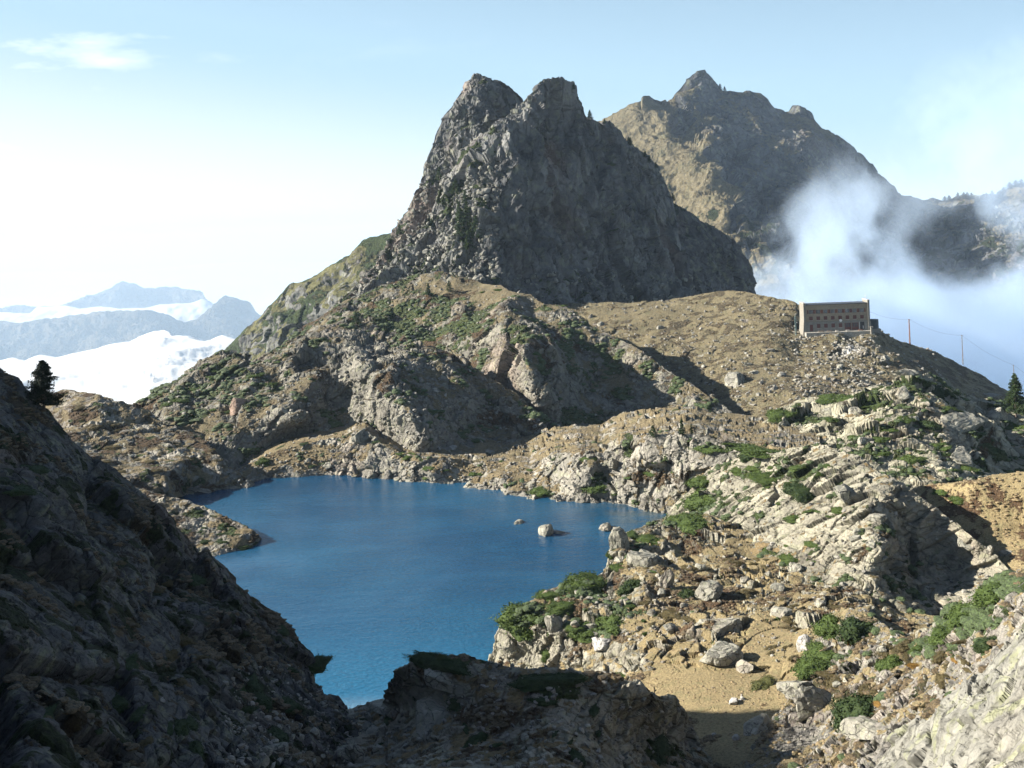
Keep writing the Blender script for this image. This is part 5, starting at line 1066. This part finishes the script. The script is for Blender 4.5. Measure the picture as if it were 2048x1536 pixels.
def window(x, z0, z1, w, closed, mats=(M_shut, M_glass)):
    if closed:
        f = MB().box(x-w/2, x+w/2, yf-.10, yf-.003, z0, z1).make('window', mats[0], hotel)
        MB().box(x-w/2-.1, x+w/2+.1, yf-.18, yf-.003, z0-.16, z0-.01).make('sill', M_frame, f)
    else:
        f = MB().box(x-w/2, x+w/2, yf-.05, yf-.003, z0, z1).make('window', M_glass, hotel)
        g = MB()
        for q in (-.5, -.17, .17, .5): g.box(x+q*w-.05, x+q*w+.05, yf-.12, yf-.053, z0, z1)
        g.make('frame', M_frame, f)
        for s__ in (-1, 1): MB().box(x+s__*(w/2+.55)-.42, x+s__*(w/2+.55)+.42, yf-.12, yf-.003, z0, z1).make('shutter', random.choice([M_shut, M_shut2]), f)
for k in range(8):
    xx = x0+1.0+(k+.5)*(W_-2.0)/8
    yf = 0; window(xx, 10.1, 12.2, 2.1, False); window(xx, 6.4, 8.5, 1.9, True)
    yf = -.25
    if 1 <= k <= 4: window(xx, 2.0, 4.3, 1.9, True)
    if k == 0:
        dd = MB().box(xx-.85, xx+.85, -.37, -.253, .3, 4.0).make('door', M_shut, hotel); MB().box(xx+.55, xx+.65, -.45, -.373, 2, 2.2).make('handle', M_roof, dd)
    if k in (5, 6):
        f = MB().box(xx-1.75, xx+1.75, -.33, -.253, .5, 4.4).make('veranda_window', M_shut, hotel)
        for q in (-.9, 0, .9): MB().box(xx+q-.3, xx+q+.3, -.38, -.333, 2.1, 4.1).make('pane', M_glass, f)
    if k == 7:
        e = MB().box(xx-1.5, xx+1.0, -.33, -.253, .4, 4.7).make('entrance', M_dark, hotel)  # flat near-black panel painted as the shade inside the doorway
        MB().box(xx-1.7, xx-1.52, -.5, -.253, .4, 4.7).make('frame', M_white, e); MB().box(xx+.2, xx+.4, -.5, -.334, .9, 2.6).make('notice_board', M_white, e)
b_ = MB(); b_.cone((2.1, -.75, gz+.2), (2.1, -.52, gz+.2), .75, .75, 20); b_.make('round_sign', M_white, hotel)
b_ = MB(); b_.cone((x1+.5, 4, 16.6), (x1+.5, 4, 20.2), .05, .04, 6); b_.cone((x1+.2, 4, 18.6), (x1+.8, 4, 18.6), .25, .25, 8); b_.make('antenna', M_white, hotel)
def world_pt(o, p): return Matrix.Translation(o.location) @ o.rotation_euler.to_matrix().to_4x4() @ Vector(p)
def hot_child(name, mb, mat, label, cat):
    o = mb.make(name, mat); o.location = hotel.location; o.rotation_euler = hotel.rotation_euler; tag(o, label, cat); return o
b_ = MB(); b_.box(x0-1.0, x1+1.2, -5.2, -.52, -3.4, .02); hot_child('terrace', b_, M_stone, 'low stone terrace wall along the foot of the hotel', 'terrace')
b_ = MB(); b_.box(x1-.2, x1+1.0, -6.4, -5.22, -2.4, 2.0, .05); b_.box(x1-.4, x1+1.2, -6.6, -5.02, 2.003, 2.5, .05); hot_child('terrace_pillar', b_, M_pier, 'square pale pillar at the right end of the hotel terrace', 'pillar')
b_ = MB(); b_.cone((x1+3.8, 4, .4), (x1+3.8, 4, 5.4), 3.1, 3.1, 24); b_.box(x1+1.8, x1+3.8, 1.0, 7.0, .4, 5.35); hot_child('water_tank', b_, M_tank, 'dark rounded tank standing at the right end of the hotel', 'tank')
b_ = MB(); b_.box(x1+1.6, x1+7.1, 0, 8, -3.5, .39); hot_child('tank_plinth', b_, M_pier, 'pale plinth under the dark tank', 'plinth')
mast = MB()
for sx in (-.35, .35):
    mast.cone((x0-6+sx, -2, -1.5), (x0-6+sx*.8, -2, 9.6), .09, .07, 6)
for q in range(11): mast.cone((x0-6.35, -2, -.5+q*.95), (x0-5.65, -2, -.1+q*.95), .04, .04, 5)
hot_child('lattice_mast', mast, M_teal, 'thin pale lattice mast left of the hotel', 'mast')
for (xx, lab, wd, col_) in [(x0+7.5, 'long wooden bench table on the terrace under the left windows', 3.2, M_wood), (x0+12, 'dark wooden trestle table at the middle of the terrace', 2.6, M_wood), (x0+16.2, 'pale folding table on the terrace', 1.6, M_frame), (x0+22, 'pale grey terrace table under the round sign', 2.0, M_frame), (x0+29, 'wooden table left of the entrance', 2.4, M_shut2)]:
    t_ = bpy.data.objects.new('terrace_table', None); C.objects.link(t_); t_.location = world_pt(hotel, (xx, -3.2, .02)); t_.rotation_euler = hotel.rotation_euler; tag(t_, lab, 'table', 'tables on the terrace')
    MB().box(-wd/2, wd/2, -.45, .45, .72, .8).make('tabletop', col_, t_)
    for sx in (-1, 1):
        MB().box(sx*wd*.4-.05, sx*wd*.4+.05, -.4, .4, 0, .717).make('leg', col_, t_); MB().box(-wd/2, wd/2, sx*.8-.14, sx*.8+.14, .40, .46).make('bench', col_, t_)

# ------------------------------------------------------------------ poles and wires
def pole(u, vt, vb, label, mat, r0, d):
    top = at(u, vt, d); bot = at(u, vb, d); hgt = top[2]-bot[2]
    o = bpy.data.objects.new('wire_pole', None); C.objects.link(o); o.location = (bot[0], d, bot[2]-.6); tag(o, label, 'pole', 'poles carrying the wire down the ridge')
    MB().cone((0, 0, 0), (0, 0, hgt+.6), r0, r0*.7, 8).make('post', mat, o); MB().box(-.8, .8, -.06, .06, hgt+.3, hgt+.42).make('cross_arm', mat, o)
    return (bot[0], d, bot[2]+hgt-.1)
tops = [tuple(world_pt(hotel, (x1+1.0, 3, 10.5)))]
tops.append(pole(1820, 638, 688, 'thick rusty pole nearest the hotel on the ridge', M_rust, .42, 575.)); tops.append(pole(1926, 670, 727, 'thin pole in the middle of the descending ridge', M_wood, .26, 596.))
p4 = at(2027, 730, 590.); tops.append(tuple(p4)); b4 = bpy.data.objects.new('wire_pole', None); C.objects.link(b4); b4.location = (p4[0], p4[1], p4[2]-20); tag(b4, 'thin pole rising above the right edge pine', 'pole', 'poles carrying the wire down the ridge')
MB().cone((0, 0, 0), (0, 0, 20), .24, .15, 8).make('post', M_wood, b4); MB().box(-.8, .8, -.06, .06, 19.7, 19.82).make('cross_arm', M_wood, b4)
tops.append(tuple(at(2160, 800, 600.)))
labs = ['wire from the hotel wall to the rusty pole', 'wire between the rusty pole and the middle pole', 'wire between the middle pole and the right edge pole', 'wire leaving the picture at the right edge']
for i in range(4):
    a, b2 = Vector(tops[i]), Vector(tops[i+1]); m_ = MB(); prev = a
    for q in range(1, 15):
        t = q/14; c = a.lerp(b2, t); c.z -= (b2-a).length*.05*4*t*(1-t); m_.cone(prev, c, .035, .035, 4); prev = c
    tag(m_.make('wire', M_cable), labs[i], 'wire')

# ------------------------------------------------------------------ conifers
L_fir = leaf_mat('fir_needles', (.018, .035, .012), (.055, .085, .03), .8); L_blk = leaf_mat('silhouette_pine_needles', (.008, .014, .008), (.022, .034, .016), .8)  # near-black needles paint the skyline pines as silhouettes
M_bark = simple_mat('conifer_bark', (.10, .075, .06), .9, 6, .3)
def conifer_meshes(seed, n=2600, wide=.36, tufts=90, leaf=.028, ragged=.35):
    """unit height tree: (trunk, crown)"""
    r_ = np.random.default_rng(seed); cs = []; ds = []
    tr = MB(); tr.cone((0, 0, -.05), (.01, 0, .55), .03, .016, 8); tr.cone((.01, 0, .55), (0, 0, .98), .016, .003, 6)
    for k in range(tufts):
        z = .06+.92*(k/tufts)**.9; rad = wide*(1-z)**.8*r_.uniform(1-ragged, 1.1)+.015; a = r_.uniform(0, 6.28)
        tip = np.array([math.cos(a)*rad, math.sin(a)*rad, z-.02+rad*.12]); base = np.array([0, 0, z+.02])
        tr.cone(base*1.0, tip, .004, .001, 3)
        m = max(6, int(n/tufts*(rad/wide*1.5+.25))); t = r_.uniform(.25, 1.05, m)[:,None]
        c = base+(tip-base)*t+r_.normal(size=(m, 3))*np.array([.028, .028, .014])*(.5+rad*2.2)
        cs.append(c); ds.append(np.tile(np.array([math.cos(a)*.4, math.sin(a)*.4, .8]), (m, 1)))
    v, f = cards(np.concatenate(cs), np.concatenate(ds), leaf, r_, .5)
    bmesh.ops.recalc_face_normals(tr.bm, faces=tr.bm.faces); tm = bpy.data.meshes.new('trunk'); tr.bm.to_mesh(tm); tr.bm.free(); tm.materials.append(M_bark)
    return tm, v, f
CT = {}
def conifer(u, vt, vb, label, kind=0, mat=None, group=None, wide=1.0, cat='tree', d=None, name='conifer'):
    mat = mat or L_fir; key = (kind, mat.name)
    if key not in CT:
        tm, v, f = conifer_meshes(40+kind, **[dict(), dict(wide=.42, n=12000, tufts=170, leaf=.02, ragged=.4), dict(wide=.24, tufts=60), dict(wide=.55, ragged=.6)][kind]); CT[key] = (tm, mesh_np('crown', v, f, mat))
    tm, cm = CT[key]; p, n, _, _ = spot(u, vb)
    if d: p = at(u, vb, d)
    dd = p[1]; hgt = (vb-vt)*dd/F
    o = bpy.data.objects.new(name, None); C.objects.link(o); o.location = (p[0], p[1], p[2]-hgt*.02); o.scale = (hgt*wide, hgt*wide, hgt); o.rotation_euler = (0, 0, random.uniform(0, 6)); tag(o, label, cat, group)
    link('trunk', tm, o); link('crown', cm, o); return o
K_ = conifer
K_(90, 718, 818, 'large dark pine standing alone on the left skyline', 1, L_blk, wide=1.1)
K_(2032, 744, 830, 'tall grey green pine at the right edge of the picture', 1, L_fir, wide=.7, d=330.)
K_(1306, 850, 876, 'round double crowned fir, left of the three firs on the far outcrop', 3, L_fir); K_(1362, 836, 870, 'tallest slim fir on the far outcrop', 2, L_fir); K_(1383, 848, 868, 'smallest fir, right of the slim one on the far outcrop', 2, L_fir)
K_(0, 690, 730, 'dark branch tip of a pine cut by the left picture edge', 1, L_blk)
for i, (u, v, h) in enumerate([(925, 475, 60), (934, 455, 48), (918, 440, 40), (912, 392, 34), (940, 500, 44), (880, 360, 30), (952, 480, 50), (900, 585, 24), (856, 590, 26), (770, 560, 26), (800, 470, 22), (690, 545, 18), (930, 410, 34), (715, 650, 26), (1270, 602, 14)]):
    lab = ['tallest pine of the cluster on the sunlit peak ridge', 'second pine of the peak ridge cluster', 'left pine of the peak ridge cluster', 'single pine above the ridge cluster', 'lowest pine of the ridge cluster', 'small pine high on the left peak face', 'right pine of the ridge cluster against the dark face', 'small round pine on the green slope under the cliff foot', 'small pine left of the cliff foot', 'pine in the scree left of the green slope', 'small pine on the left skyline of the peak', 'tiny pine low on the left skyline', 'pine just under the single high one', 'dark pine on the lower green slope above the far hill', 'tiny pine at the foot of the dark face'][i]
    K_(u, v-h, v, lab, 3 if i % 2 else 0, L_fir, wide=.9)
sk = [(1182, 236, 16), (1146, 176, 10), (1255, 284, 12), (1262, 288, 14), (1290, 312, 12), (1300, 322, 14), (1312, 334, 10), (1345, 402, 14), (1338, 378, 10), (1210, 246, 8)]
for i, (u, v, h) in enumerate(sk):
    o = K_(u, v-h, v+3, 'tiny tree', 0, L_fir, 'trees on the right skyline of the twin peak', wide=1.1); o['label'] = '%s tiny tree down the right skyline of the twin peak' % ORD[i] if i else 'topmost tiny tree on the right skyline of the twin peak'
for i, (u, v, h) in enumerate([(1443, 178, 10), (1448, 180, 8), (1690, 298, 8), (1712, 318, 8), (1722, 330, 8), (1735, 344, 9), (1745, 352, 7), (1676, 282, 7)]):
    o = K_(u, v-h, v+3, 'tiny tree', 0, L_blk, 'trees on the back mountain skyline', wide=1.2); o['label'] = '%s tiny tree from the summit on the back mountain skyline' % ORD[i]
for i, (u, v, h, w) in enumerate([(1889, 402, 10, 1.3), (1901, 402, 12, 1.2), (1915, 401, 15, 1.1), (1928, 398, 12, 1.3), (1936, 397, 14, 1.2), (1945, 395, 12, 1.2), (1972, 392, 6, 1), (1985, 388, 9, 1.2), (2008, 384, 12, 1.2), (2018, 378, 14, 1.3), (2030, 375, 14, 1.3), (2042, 371, 16, 1.3)]):
    o = K_(u, v-h, v+2, 'hazy tree', 3, L_blk, 'trees on the far right ridge', wide=w); o['label'] = '%s hazy tree from the left on the far right ridge' % (ORD[i] if i else 'first')
# bare shrub on the far outcrop
p, n, _, _ = spot(1450, 886); bs_ = MB()
for i in range(60):
    a = random.uniform(0, 6.28); e = random.uniform(.3, 1.4); L = random.uniform(1.5, 4); q = Vector((math.cos(a)*math.cos(e), math.sin(a)*math.cos(e), math.sin(e)))*L; bs_.cone((0, 0, 0), q, .05, .015, 4)
    for _ in range(4):
        s0 = q*random.uniform(.4, .9); bs_.cone(s0, s0+Vector((random.uniform(-.7, .7), random.uniform(-.7, .7), random.uniform(0, .8))), .025, .01, 3)
bo = bs_.make('bare_shrub', simple_mat('grey_twig', (.34, .29, .24), .9, 4, .2)); bo.location = p; tag(bo, 'leafless grey shrub right of the three small firs', 'shrub')
# cairn on the meadow
p, n, _, _ = spot(1483, 1398); cr = bpy.data.objects.new('cairn', None); C.objects.link(cr); cr.location = p; tag(cr, 'small cairn of white stones on the dry meadow', 'cairn')
for i, (dx, dz, s_) in enumerate([(-.3, .12, .32), (.3, .1, .3), (0, .42, .26), (.02, .68, .18), (.1, .14, .3)]):
    o = link('stone', bmesh_for(i, M_bw, 3), cr, (dx, .1*i-.2, dz), (0, 0, i), (s_, s_, s_*.8))
finish_labels()
print('done %.1fs' % (time.time()-T0))
